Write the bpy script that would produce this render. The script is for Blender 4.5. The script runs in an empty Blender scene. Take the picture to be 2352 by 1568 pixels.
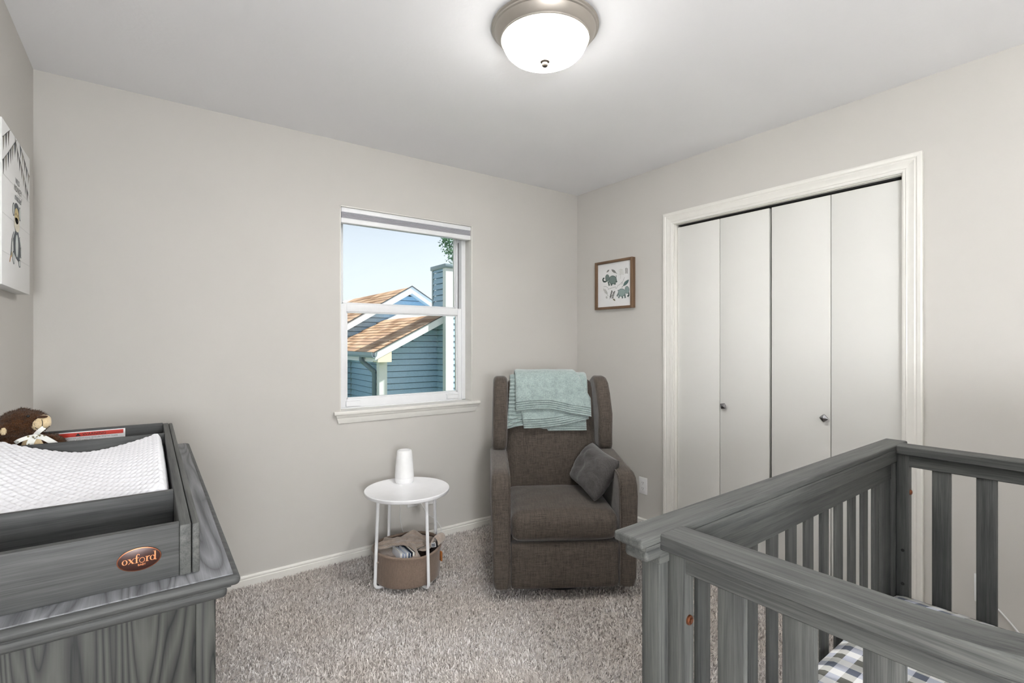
import bpy, bmesh, math, random
import numpy as np
from mathutils import Vector, Matrix, Euler, noise
R = math.radians
random.seed(7)
rng = np.random.default_rng(11)
scene = bpy.context.scene
COL = scene.collection

# ------------------------------------------------------------------ camera, sky, sun, exposure
CAM_H = 1.2723
YAW = 35.914
D, X, XL, XF, H = 2.944, 2.776, -0.404, -2.70, 2.44      # back, right, left, front wall planes, ceiling
cd = bpy.data.cameras.new('camera')
cd.sensor_width = 36.0
cd.lens = 17.596
cd.clip_start = 0.02
cam = bpy.data.objects.new('camera', cd)
COL.objects.link(cam)
cam.location = (0, 0, CAM_H)
cam.rotation_euler = (R(90), 0, R(-YAW))
scene.camera = cam

SUN_DIR = Vector((0.60, -0.20, 0.70)).normalized()        # towards the sun
w = bpy.data.worlds.new('world')
scene.world = w
w.use_nodes = True
wn = w.node_tree
sky = wn.nodes.new('ShaderNodeTexSky')
sky.sky_type = 'NISHITA'
sky.sun_disc = False
sky.sun_elevation = math.asin(SUN_DIR.z)
sky.sun_rotation = math.atan2(SUN_DIR.x, SUN_DIR.y)
sky.dust_density = 1.0
sky.air_density = 1.0
sky.ozone_density = 1.0
hsv = wn.nodes.new('ShaderNodeHueSaturation')          # pale hazy summer sky
hsv.inputs['Saturation'].default_value = 0.38
wn.links.new(sky.outputs[0], hsv.inputs['Color'])
wn.links.new(hsv.outputs[0], wn.nodes['Background'].inputs[0])
wn.nodes['Background'].inputs[1].default_value = 0.101

sl = bpy.data.lights.new('sun', 'SUN')
sl.energy = 6.0
sl.color = (1.0, 0.95, 0.87)
sl.angle = R(0.6)
sun = bpy.data.objects.new('sun', sl)
COL.objects.link(sun)
sun.location = (0, 0, 12)
sun.rotation_euler = SUN_DIR.to_track_quat('Z', 'Y').to_euler()

LAMP_E = 26.0          # glass dome of the ceiling lamp
FILL_E = 43.0         # added globe fill lamp, unseen behind the viewer
scene.cycles.diffuse_bounces = 4
scene.cycles.glossy_bounces = 2
scene.cycles.transmission_bounces = 3
scene.cycles.max_bounces = 5
scene.cycles.transparent_max_bounces = 8
scene.cycles.caustics_reflective = False
scene.cycles.caustics_refractive = False
scene.cycles.use_adaptive_sampling = True
scene.cycles.adaptive_threshold = 0.2
scene.cycles.sample_clamp_indirect = 8.0
scene.view_settings.view_transform = 'Standard'
scene.view_settings.look = 'None'
scene.view_settings.gamma = 1.0
scene.view_settings.exposure = 1.05
scene.view_settings.use_curve_mapping = False


# ------------------------------------------------------------------ helpers
def lin(v):
    v /= 255.0
    return v / 12.92 if v <= 0.04045 else ((v + 0.055) / 1.055) ** 2.4


def C(r, g, b):
    return (lin(r), lin(g), lin(b), 1.0)


class NT:
    def __init__(s, name):
        s.m = bpy.data.materials.new(name)
        s.m.use_nodes = True
        s.t = s.m.node_tree
        s.p = s.t.nodes['Principled BSDF']
        s.out = s.t.nodes['Material Output']

    def n(s, typ, **kw):
        nd = s.t.nodes.new('ShaderNode' + typ)
        for k, v in kw.items():
            if k.startswith('_'):
                setattr(nd, k[1:], v)
            else:
                key = int(k[1:]) if k[0] == 'i' and k[1:].isdigit() else k
                nd.inputs[key].default_value = v
        return nd

    def l(s, a, b):
        s.t.links.new(a, b)

    def coords(s, scale=(1, 1, 1), rand=True, kind='Object'):
        tc = s.n('TexCoord')
        src = tc.outputs[kind]
        if rand:
            oi = s.n('ObjectInfo')
            mu = s.n('VectorMath', _operation='SCALE')
            cx = s.n('CombineXYZ')
            for i in range(3):
                s.l(oi.outputs['Random'], cx.inputs[i])
            s.l(cx.outputs[0], mu.inputs[0])
            mu.inputs['Scale'].default_value = 7.3
            ad = s.n('VectorMath', _operation='ADD')
            s.l(src, ad.inputs[0])
            s.l(mu.outputs[0], ad.inputs[1])
            src = ad.outputs[0]
        mp = s.n('Mapping')
        mp.inputs['Scale'].default_value = scale
        s.l(src, mp.inputs[0])
        return mp.outputs[0]

    def noise(s, vec, scale=1.0, detail=4, rough=0.55, dist=0.0):
        nd = s.n('TexNoise')
        nd.inputs['Scale'].default_value = scale
        nd.inputs['Detail'].default_value = detail
        nd.inputs['Roughness'].default_value = rough
        nd.inputs['Distortion'].default_value = dist
        s.l(vec, nd.inputs['Vector'])
        return nd.outputs['Fac']

    def ramp(s, fac, stops):
        nd = s.n('ValToRGB')
        e = nd.color_ramp.elements
        while len(e) < len(stops):
            e.new(0.5)
        for i, (p, c) in enumerate(stops):
            e[i].position = p
            e[i].color = c
        s.l(fac, nd.inputs[0])
        return nd.outputs[0]

    def mix(s, fac, a, b, mode='MIX'):
        nd = s.n('Mix', _data_type='RGBA', _blend_type=mode)
        for sock, v in ((0, fac), (6, a), (7, b)):
            if hasattr(v, 'is_linked') or hasattr(v, 'links'):
                s.l(v, nd.inputs[sock])
            else:
                nd.inputs[sock].default_value = v
        return nd.outputs[2]

    def math(s, op, a, b=None):
        nd = s.n('Math', _operation=op)
        for i, v in enumerate((a, b)):
            if v is None:
                continue
            if hasattr(v, 'links'):
                s.l(v, nd.inputs[i])
            else:
                nd.inputs[i].default_value = v
        return nd.outputs[0]

    def bump(s, h, strength=0.3, dist=0.002, normal=None):
        nd = s.n('Bump')
        nd.inputs['Strength'].default_value = strength
        nd.inputs['Distance'].default_value = dist
        s.l(h, nd.inputs['Height'])
        if normal is not None:
            s.l(normal, nd.inputs['Normal'])
        s.l(nd.outputs[0], s.p.inputs['Normal'])
        return nd.outputs[0]

    def set(s, color=None, rough=None, metal=None, **kw):
        if color is not None:
            if hasattr(color, 'links'):
                s.l(color, s.p.inputs['Base Color'])
            else:
                s.p.inputs['Base Color'].default_value = color
        if rough is not None:
            if hasattr(rough, 'links'):
                s.l(rough, s.p.inputs['Roughness'])
            else:
                s.p.inputs['Roughness'].default_value = rough
        if metal is not None:
            s.p.inputs['Metallic'].default_value = metal
        for k, v in kw.items():
            s.p.inputs[k.replace('_', ' ')].default_value = v
        return s.m


def plain(name, color, rough=0.5, metal=0.0, nz=0.0, nscale=60, **kw):
    t = NT(name)
    if nz:
        v = t.coords((1, 1, 1))
        f = t.noise(v, nscale, 4)
        t.bump(f, nz, 0.002)
        c2 = tuple(min(1, x * 1.08) for x in color[:3]) + (1,)
        c1 = tuple(x * 0.92 for x in color[:3]) + (1,)
        return t.set(t.ramp(f, [(0.3, c1), (0.7, c2)]), rough, metal, **kw)
    v = t.coords((1, 1, 1))
    f = t.noise(v, 25, 3)
    c1 = tuple(x * 0.975 for x in color[:3]) + (1,)
    return t.set(t.ramp(f, [(0.35, c1), (0.65, color)]), rough, metal, **kw)


def fin(o, me, mat, smooth=True, angle=40):
    if mat is not None:
        me.materials.append(mat)
    if smooth:
        me.polygons.foreach_set('use_smooth', [True] * len(me.polygons))
        me.set_sharp_from_angle(angle=R(angle))
    me.update()


def mobj(name, bm, mat, parent=None, smooth=True, angle=40):
    me = bpy.data.meshes.new(name)
    if isinstance(bm, bmesh.types.BMesh):
        bmesh.ops.recalc_face_normals(bm, faces=bm.faces)
        bm.to_mesh(me)
        bm.free()
    else:
        me.from_pydata([tuple(v) for v in bm[0]], [], bm[1])
    fin(None, me, mat, smooth, angle)
    o = bpy.data.objects.new(name, me)
    COL.objects.link(o)
    if parent is not None:
        o.parent = parent
    return o


def empty(name, loc=(0, 0, 0), rz=0.0):
    o = bpy.data.objects.new(name, None)
    o.empty_display_size = 0.05
    COL.objects.link(o)
    o.location = loc
    o.rotation_euler = (0, 0, rz)
    return o


def tag(o, label, cat, group=None):
    o['label'] = label
    o['category'] = cat
    if group:
        o['group'] = group
    return o


def struct(o, label=None):
    o['kind'] = 'structure'
    if label:
        o['label'] = label
    return o


def copy_part(o, parent=None, name=None):
    c = o.copy()
    COL.objects.link(c)
    c.parent = parent if parent is not None else o.parent
    return c


def addbox(bm, x0, x1, y0, y1, z0, z1, bev=0.0, seg=2):
    r = bmesh.ops.create_cube(bm, size=1.0)
    vs = r['verts']
    for v in vs:
        v.co = Vector((x0 + (v.co.x + .5) * (x1 - x0), y0 + (v.co.y + .5) * (y1 - y0), z0 + (v.co.z + .5) * (z1 - z0)))
    if bev > 0:
        es = set()
        for v in vs:
            es.update(v.link_edges)
        bmesh.ops.bevel(bm, geom=list(es), offset=bev, segments=seg, affect='EDGES', profile=0.5, clamp_overlap=True)


def box(name, mat, parent, x0, x1, y0, y1, z0, z1, bev=0.002, seg=2):
    bm = bmesh.new()
    addbox(bm, x0, x1, y0, y1, z0, z1, bev, seg)
    return mobj(name, bm, mat, parent)


def addprism(bm, pts, axis, a0, a1, bev=0.0, seg=2):
    """extrude a 2-D outline along an axis; pts are (u,v) in the remaining axes order"""
    def P(u, v, a):
        return {'x': (a, u, v), 'y': (u, a, v), 'z': (u, v, a)}[axis]
    lo = [bm.verts.new(P(u, v, a0)) for u, v in pts]
    hi = [bm.verts.new(P(u, v, a1)) for u, v in pts]
    n = len(pts)
    fs = [bm.faces.new(lo), bm.faces.new(hi)]
    for i in range(n):
        fs.append(bm.faces.new((lo[i], lo[(i + 1) % n], hi[(i + 1) % n], hi[i])))
    bmesh.ops.recalc_face_normals(bm, faces=fs)
    if bev > 0:
        es = set()
        for f in fs[:2]:
            es.update(f.edges)
        bmesh.ops.bevel(bm, geom=list(es), offset=bev, segments=seg, affect='EDGES', profile=0.5, clamp_overlap=True)


def prism(name, mat, parent, pts, axis, a0, a1, bev=0.0, seg=2, angle=40):
    bm = bmesh.new()
    addprism(bm, pts, axis, a0, a1, bev, seg)
    return mobj(name, bm, mat, parent, angle=angle)


def addlathe(bm, prof, n=48, c=(0, 0, 0)):
    rings = []
    for r, z in prof:
        if r < 1e-6:
            rings.append([bm.verts.new((c[0], c[1], c[2] + z))])
        else:
            rings.append([bm.verts.new((c[0] + r * math.cos(2 * math.pi * i / n), c[1] + r * math.sin(2 * math.pi * i / n), c[2] + z)) for i in range(n)])
    for a, b in zip(rings, rings[1:]):
        if len(a) == 1 and len(b) == 1:
            continue
        if len(a) == 1:
            for i in range(n):
                bm.faces.new((a[0], b[i], b[(i + 1) % n]))
        elif len(b) == 1:
            for i in range(n):
                bm.faces.new((a[i], a[(i + 1) % n], b[0]))
        else:
            for i in range(n):
                bm.faces.new((a[i], a[(i + 1) % n], b[(i + 1) % n], b[i]))


def lathe(name, mat, parent, prof, n=48, c=(0, 0, 0), angle=40):
    bm = bmesh.new()
    addlathe(bm, prof, n, c)
    return mobj(name, bm, mat, parent, angle=angle)


def catmull(pts, k=8):
    P = [Vector(p) for p in pts]
    P = [P[0] * 2 - P[1]] + P + [P[-1] * 2 - P[-2]]
    out = []
    for i in range(1, len(P) - 2):
        for j in range(k):
            t = j / k
            a, b, c, d = P[i - 1], P[i], P[i + 1], P[i + 2]
            out.append(0.5 * ((2 * b) + (c - a) * t + (2 * a - 5 * b + 4 * c - d) * t * t + (3 * b - a - 3 * c + d) * t ** 3))
    out.append(P[-2])
    return out


def addtube(bm, pts, r, n=10, caps=True):
    P = [Vector(p) for p in pts]
    rad = r if hasattr(r, '__len__') else [r] * len(P)
    t0 = (P[1] - P[0]).normalized()
    up = Vector((0, 0, 1)) if abs(t0.z) < 0.9 else Vector((1, 0, 0))
    nx = t0.cross(up).normalized()
    rings = []
    for i, p in enumerate(P):
        t = (P[min(i + 1, len(P) - 1)] - P[max(i - 1, 0)]).normalized()
        nx = (nx - t * nx.dot(t)).normalized()
        ny = t.cross(nx)
        rings.append([bm.verts.new(p + nx * rad[i] * math.cos(2 * math.pi * k / n) + ny * rad[i] * math.sin(2 * math.pi * k / n)) for k in range(n)])
    for a, b in zip(rings, rings[1:]):
        for k in range(n):
            bm.faces.new((a[k], a[(k + 1) % n], b[(k + 1) % n], b[k]))
    if caps:
        bm.faces.new(rings[0])
        bm.faces.new(rings[-1])


def tube(name, mat, parent, pts, r, n=10):
    bm = bmesh.new()
    addtube(bm, pts, r, n)
    return mobj(name, bm, mat, parent, angle=60)


def rect_sweep(bm, path, w0, w1, h0, h1, bev=0.0):
    """rectangular section swept along a path lying in the local YZ plane; w = x range, h = offsets along the path normal"""
    P = [Vector((0, p[0], p[1])) for p in path]
    rings = []
    sec = [(w0 + bev, h0), (w1 - bev, h0), (w1, h0 + bev), (w1, h1 - bev), (w1 - bev, h1), (w0 + bev, h1), (w0, h1 - bev), (w0, h0 + bev)] if bev else [(w0, h0), (w1, h0), (w1, h1), (w0, h1)]
    for i, p in enumerate(P):
        t = (P[min(i + 1, len(P) - 1)] - P[max(i - 1, 0)]).normalized()
        nr = Vector((0, -t.z, t.y))
        if nr.z < 0:
            nr = -nr
        rings.append([bm.verts.new((a, p.y + nr.y * b, p.z + nr.z * b)) for a, b in sec])
    n = len(sec)
    for a, b in zip(rings, rings[1:]):
        for k in range(n):
            bm.faces.new((a[k], a[(k + 1) % n], b[(k + 1) % n], b[k]))
    bm.faces.new(rings[0])
    bm.faces.new(rings[-1])


def grid_mesh(nu, nv, fn):
    vs = []
    for j in range(nv + 1):
        for i in range(nu + 1):
            vs.append(fn(i / nu, j / nv))
    fs = []
    for j in range(nv):
        for i in range(nu):
            a = j * (nu + 1) + i
            fs.append((a, a + 1, a + nu + 2, a + nu + 1))
    return vs, fs


def sheet(bm, nu, nv, fn, th, rad=True):
    """closed sheet of thickness th: fn(s,t)->(point, normal)"""
    top, bot = [], []
    for j in range(nv + 1):
        for i in range(nu + 1):
            p, n = fn(i / nu, j / nv)
            e = min(i, nu - i, j, nv - j)
            k = {0: 0.25, 1: 0.8}.get(e, 1.0) if rad else 1.0
            top.append(bm.verts.new(p + n * th * 0.5 * k))
            bot.append(bm.verts.new(p - n * th * 0.5 * k))
    W = nu + 1
    for j in range(nv):
        for i in range(nu):
            a = j * W + i
            bm.faces.new((top[a], top[a + 1], top[a + W + 1], top[a + W]))
            bm.faces.new((bot[a], bot[a + W], bot[a + W + 1], bot[a + 1]))
    for i in range(nu):
        for b0 in (0, nv * W):
            a = b0 + i
            bm.faces.new((top[a], top[a + 1], bot[a + 1], bot[a]))
    for j in range(nv):
        for o in (0, nu):
            a = j * W + o
            bm.faces.new((top[a], top[a + W], bot[a + W], bot[a]))


def pillow_mesh(bm, A, B, N, org, sa, sb, th, n=22, wr=0.0, seed=0):
    """puffed cushion: axes A,B (unit), normal N, centre org"""
    ring = {}
    def vert(i, j, s):
        edge = i in (0, n) or j in (0, n)
        key = (i, j, 0 if edge else s)
        if key in ring:
            return ring[key]
        a = -1 + 2 * i / n
        b = -1 + 2 * j / n
        k = max(0.0, (1 - a ** 4) * (1 - b ** 4)) ** 0.55
        pin = 1 - 0.055 * (1 - abs(b)) * (abs(a) ** 3)
        pin2 = 1 - 0.055 * (1 - abs(a)) * (abs(b) ** 3)
        p = org + A * (a * sa * pin) + B * (b * sb * pin2)
        h = th * k
        if wr and not edge:
            h += wr * k * noise.noise(Vector((a * 2.2 + seed, b * 2.2, s * 3.0))) + 0.4 * wr * noise.noise(Vector((a * 6 + seed, b * 6, s * 3.0))) * k
        ring[key] = bm.verts.new(p + N * (h * s))
        return ring[key]
    for s in (1, -1):
        for i in range(n):
            for j in range(n):
                bm.faces.new((vert(i, j, s), vert(i + 1, j, s), vert(i + 1, j + 1, s), vert(i, j + 1, s)))


def flat(name, mat, parent, polys, frame, th=0.0006):
    """printed flat shapes: polys are 2-D outlines, frame maps (u,v,h)->point"""
    bm = bmesh.new()
    for pl in polys:
        try:
            f = bm.faces.new([bm.verts.new(frame(u, v, th)) for u, v in pl])
        except ValueError:
            pass
    bmesh.ops.triangulate(bm, faces=bm.faces)
    o = mobj(name, bm, mat, parent, smooth=False)
    if len(polys) > 1:
        o['kind'] = 'stuff'
    return o


def stroke(pts, wd):
    """2-D polyline -> list of quads"""
    out = []
    for (x0, y0), (x1, y1) in zip(pts, pts[1:]):
        dx, dy = x1 - x0, y1 - y0
        L = math.hypot(dx, dy) or 1e-9
        nx, ny = -dy / L * wd / 2, dx / L * wd / 2
        ex, ey = dx / L * wd * 0.3, dy / L * wd * 0.3
        out.append([(x0 + nx - ex, y0 + ny - ey), (x0 - nx - ex, y0 - ny - ey), (x1 - nx + ex, y1 - ny + ey), (x1 + nx + ex, y1 + ny + ey)])
    return out


def ell(cx, cy, a, b, n=24, rot=0.0):
    c, s = math.cos(rot), math.sin(rot)
    return [(cx + a * math.cos(t) * c - b * math.sin(t) * s, cy + a * math.cos(t) * s + b * math.sin(t) * c) for t in [2 * math.pi * i / n for i in range(n)]]


def text_mesh(name, body, mat, parent, size, frame, align='CENTER', shear=0.0, th=0.0006):
    cu = bpy.data.curves.new('txt', 'FONT')
    cu.body = body
    cu.size = size
    cu.align_x = align
    cu.shear = shear
    cu.resolution_u = 3
    o = bpy.data.objects.new('txt', cu)
    COL.objects.link(o)
    dg = bpy.context.evaluated_depsgraph_get()
    me = bpy.data.meshes.new_from_object(o.evaluated_get(dg))
    bpy.data.objects.remove(o)
    bpy.data.curves.remove(cu)
    for v in me.vertices:
        v.co = Vector(frame(v.co.x, v.co.y, th))
    me.name = name
    me.materials.clear()
    me.materials.append(mat)
    ob = bpy.data.objects.new(name, me)
    COL.objects.link(ob)
    ob.parent = parent
    return ob


# ------------------------------------------------------------------ materials
def m_wall(name, col, bs=0.12, sc=140):
    t = NT(name)
    v = t.coords((1, 1, 1), rand=False)
    f = t.noise(v, sc, 3, 0.5)
    g = t.noise(v, 1.3, 2)
    c1 = tuple(x * 0.97 for x in col[:3]) + (1,)
    t.bump(f, bs, 0.0015)
    return t.set(t.ramp(g, [(0.3, c1), (0.7, col)]), 0.62, Specular_IOR_Level=0.3)


M = {}
M['wall'] = m_wall('wall_paint', C(206, 203, 198))
M['ceil'] = m_wall('ceiling_paint', C(243, 243, 245), 0.35, 55)
M['trim'] = plain('trim_paint', C(234, 232, 226), 0.35)
M['door'] = m_wall('door_paint', C(228, 227, 223), 0.05, 220)
M['vinyl'] = plain('window_vinyl', C(240, 241, 243), 0.35)
M['gasket'] = plain('black_gasket', C(40, 42, 45), 0.6)
M['dark'] = plain('dark_void', C(30, 30, 30), 0.9)
M['plastic'] = plain('white_plastic', C(240, 240, 240), 0.35)
M['slot'] = plain('slot_dark', C(60, 60, 62), 0.6)


def m_glass():
    t = NT('window_glass')
    tr = t.n('BsdfTransparent')
    tr.inputs[0].default_value = (0.97, 0.985, 0.98, 1)
    gl = t.n('BsdfGlossy')
    gl.inputs['Roughness'].default_value = 0.01
    fr = t.n('Fresnel')
    fr.inputs[0].default_value = 1.3
    mx = t.n('MixShader')
    t.l(fr.outputs[0], mx.inputs[0])
    t.l(tr.outputs[0], mx.inputs[1])
    t.l(gl.outputs[0], mx.inputs[2])
    t.l(mx.outputs[0], t.out.inputs[0])
    return t.m


M['glass'] = m_glass()


def m_wood(name, axis, c0, c1, rough=0.55, across=75, along=2.4, rings=0.0, bump=0.25, ringk=40.0):
    t = NT(name)
    i = 'xyz'.index(axis)
    s1 = [across] * 3
    s1[i] = along
    s2 = [across * 7] * 3
    s2[i] = along * 5
    v1 = t.coords(tuple(s1))
    v2 = t.coords(tuple(s2))
    f1 = t.noise(v1, 1, 5, 0.6, 0.5)
    f2 = t.noise(v2, 1, 3, 0.6)
    f = t.math('ADD', t.math('MULTIPLY', f1, 0.62), t.math('MULTIPLY', f2, 0.38))
    if rings:
        s3 = [8.5] * 3
        s3[i] = 0.8
        nz = t.noise(t.coords(tuple(s3)), 1, 2, 0.45, 0.25)
        pp = t.math('PINGPONG', t.math('MULTIPLY', nz, ringk), 1.0)
        pp = t.math('POWER', pp, 0.6)
        f = t.math('ADD', t.math('MULTIPLY', f, 1 - rings), t.math('MULTIPLY', t.math('ADD', t.math('MULTIPLY', pp, 0.6), 0.18), rings))
    col = t.ramp(f, [(0.32, c0), (0.68, c1)])
    t.bump(f, bump, 0.0012)
    return t.set(col, rough, Specular_IOR_Level=0.3)


g0, g1 = C(50, 51, 52), C(99, 100, 97)
for ax in 'xyz':
    M['wood_' + ax] = m_wood('grey_wood_' + ax, ax, g0, g1)
M['dwood_x'] = m_wood('dresser_wood_x', 'x', C(46, 47, 48), C(84, 85, 84))
M['dwood_y'] = m_wood('dresser_wood_y', 'y', C(72, 73, 75), C(128, 129, 132), rings=0.45, bump=0.6, ringk=52.0)  # paler copy of the wood: overhead light on the top put into colour
M['dwood_z'] = m_wood('dresser_wood_z', 'z', C(18, 19, 20), C(70, 71, 67), rings=0.6, ringk=62.0)  # darker copy for the upright sides: their shade put into the wood colour
M['copper'] = plain('antique_copper', C(128, 78, 54), 0.35, 0.9)


def m_fabric(name, c0, c1, sc=260, sheen=0.3, bump=0.35):
    t = NT(name)
    a = t.noise(t.coords((sc, sc * 0.08, sc * 0.08)), 1, 3, 0.6)
    b = t.noise(t.coords((sc * 0.08, sc, sc)), 1, 3, 0.6)
    b2 = t.noise(t.coords((sc * 1.5, sc * 1.5, sc * 1.5)), 1, 2, 0.6)
    f = t.math('ADD', t.math('MULTIPLY', t.math('ADD', a, b), 0.34), t.math('MULTIPLY', b2, 0.32))
    t.bump(f, bump, 0.0015)
    return t.set(t.ramp(f, [(0.36, c0), (0.64, c1)]), 0.85, Sheen_Weight=sheen, Sheen_Roughness=0.4, Specular_IOR_Level=0.2)


M['chair'] = m_fabric('chair_linen', C(50, 45, 41), C(98, 89, 81))
M['pillow'] = m_fabric('pillow_linen', C(60, 58, 57), C(94, 91, 90))
M['basket'] = m_fabric('basket_felt', C(112, 96, 84), C(146, 128, 114), 420, 0.3)
M['basket_in'] = m_fabric('basket_lining', C(84, 70, 64), C(104, 88, 80), 420, 0.2)


def m_plush(name, c0, c1, sc=220, bump=0.8, dist=0.004, sheen=0.6):
    t = NT(name)
    v = t.coords((1, 1, 1))
    f = t.noise(v, sc, 4, 0.6, 0.6)
    g = t.noise(v, sc * 0.18, 3, 0.6)
    h = t.math('ADD', t.math('MULTIPLY', f, 0.6), t.math('MULTIPLY', g, 0.4))
    t.bump(h, bump, dist)
    return t.set(t.ramp(h, [(0.35, c0), (0.65, c1)]), 0.95, Sheen_Weight=sheen, Specular_IOR_Level=0.1)


M['blanket'] = m_plush('mint_plush', C(126, 141, 139), C(166, 181, 178), 160)
M['towel'] = m_plush('beige_fleece', C(150, 134, 121), C(186, 171, 158), 260, 0.6)
M['pad'] = plain('white_minky', C(228, 228, 232), 0.9, Sheen_Weight=0.4, Specular_IOR_Level=0.1)
M['white_metal'] = plain('white_powder_coat', C(238, 239, 241), 0.35)
M['table_top'] = plain('white_laminate', C(243, 243, 245), 0.3)
M['lamp_body'] = plain('frosted_white_plastic', C(244, 244, 244), 0.45)
M['nickel'] = plain('brushed_nickel', C(188, 182, 174), 0.45, 0.85)
M['finial'] = plain('finial_nickel', C(70, 65, 60), 0.7, 0.0, Specular_IOR_Level=0.1)
M['knob'] = plain('dark_nickel', C(150, 150, 152), 0.2, 1.0)


def m_emit(name, col, strength):
    t = NT(name)
    t.set(C(250, 250, 250), 0.25)
    t.p.inputs['Emission Color'].default_value = col
    t.p.inputs['Emission Strength'].default_value = strength
    return t.m


def m_dome():
    # frosted bowl lit from within: the base under the bulbs glows more than the rim
    m = m_emit('lit_glass_dome', (1.0, 0.98, 0.95, 1), LAMP_E)
    nt = m.node_tree
    ge = nt.nodes.new('ShaderNodeNewGeometry')
    sp = nt.nodes.new('ShaderNodeSeparateXYZ')
    mr = nt.nodes.new('ShaderNodeMapRange')
    nt.links.new(ge.outputs['Normal'], sp.inputs[0])
    nt.links.new(sp.outputs['Z'], mr.inputs['Value'])
    for k, v in (('From Min', -0.45), ('From Max', -1.0), ('To Min', LAMP_E * 0.25), ('To Max', LAMP_E * 2.0)):
        mr.inputs[k].default_value = v
    nt.links.new(mr.outputs[0], nt.nodes['Principled BSDF'].inputs['Emission Strength'])
    return m


M['dome'] = m_dome()
M['globe'] = m_emit('fill_lamp_globe', (0.955, 0.98, 1.0, 1), FILL_E)


def m_carpet():
    t = NT('carpet_pile')
    at = t.n('Attribute')
    at.attribute_name = 'rnd'
    v = t.coords((1, 1, 1), rand=False)
    g = t.noise(v, 2.6, 3, 0.55)
    c = t.ramp(at.outputs['Fac'], [(0.0, C(136, 130, 126)), (0.5, C(214, 209, 206)), (1.0, C(244, 241, 239))])
    warm = t.ramp(g, [(0.38, (0.93, 0.89, 0.85, 1)), (0.62, (1.0, 0.99, 0.99, 1))])
    return t.set(t.mix(1.0, c, warm, 'MULTIPLY'), 0.95, Specular_IOR_Level=0.1, Sheen_Weight=0.2)


M['carpet'] = m_carpet()
M['carpet_base'] = plain('carpet_backing', C(184, 177, 171), 0.95, 0, 0.4, 300)

# ------------------------------------------------------------------ room shell
WT = 0.15
bm = bmesh.new()
addbox(bm, XL - WT, X + 0.75, XF - WT, D + WT, -0.2, -0.012)
floor = struct(mobj('floor', bm, M['carpet_base'], None, smooth=False), 'grey shag carpet floor of the nursery')
bm = bmesh.new()
addbox(bm, XL - WT, X + 0.75, XF - WT, D + WT + 0.35, H, H + 0.15)
struct(mobj('ceiling', bm, M['ceil'], None, smooth=False), 'white lightly textured ceiling')
bm = bmesh.new()
addbox(bm, XL - WT, XL, XF - WT, D + WT, -0.012, H)
struct(mobj('wall_left', bm, M['wall'], None, smooth=False), 'greige wall behind the dresser')
bm = bmesh.new()
addbox(bm, XL, X + 0.75, XF - WT, XF, -0.012, H)
struct(mobj('wall_front', bm, M['wall'], None, smooth=False), 'greige wall behind the viewer')

WX0, WX1, WZ0, WZ1 = 0.897, 1.796, 0.862, 2.067
bm = bmesh.new()
addbox(bm, XL, WX0, D, D + WT, -0.012, H)
addbox(bm, WX1, X + 0.75, D, D + WT, -0.012, H)
addbox(bm, WX0, WX1, D, D + WT, -0.012, WZ0)
addbox(bm, WX0, WX1, D, D + WT, WZ1, H)
struct(mobj('wall_back', bm, M['wall'], None, smooth=False), 'greige wall with the window')

CY0, CY1, CZ = 0.802, 2.028, 2.038
bm = bmesh.new()
addbox(bm, X, X + 0.12, XF, CY0, -0.012, H)
addbox(bm, X, X + 0.12, CY1, D, -0.012, H)
addbox(bm, X, X + 0.12, CY0, CY1, CZ, H)
struct(mobj('wall_right', bm, M['wall'], None, smooth=False), 'greige wall around the closet')
bm = bmesh.new()
addbox(bm, X + 0.65, X + 0.75, XF, D, -0.012, H)
struct(mobj('wall_closet', bm, M['dark'], None, smooth=False), 'unlit back wall inside the closet')  # near-black wall colour stands in for the shade behind the door gaps

# baseboards: stepped profile (out from wall, height)
BP = [(0, -0.012), (0.013, -0.012), (0.013, 0.026), (0.0095, 0.029), (0.0095, 0.033), (0.0115, 0.036), (0.0105, 0.042), (0.006, 0.047), (0, 0.047)]
o = prism('baseboard_back', M['trim'], None, [(D - a, b) for a, b in BP], 'x', XL + 0.0, X - 0.0)
struct(o, 'low cream baseboard under the window')
o = prism('baseboard_right', M['trim'], None, [(X - a, b) for a, b in BP], 'y', CY1 + 0.08, D - 0.013)
struct(o, 'low cream baseboard between corner and closet')
o = prism('baseboard_closet_side', M['trim'], None, [(X - a, b) for a, b in BP], 'y', XF, CY0 - 0.076)
struct(o, 'low cream baseboard behind the crib')
o = prism('baseboard_left', M['trim'], None, [(XL + a, b) for a, b in BP], 'y', XF, D - 0.013)
struct(o, 'low cream baseboard behind the dresser')

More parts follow.
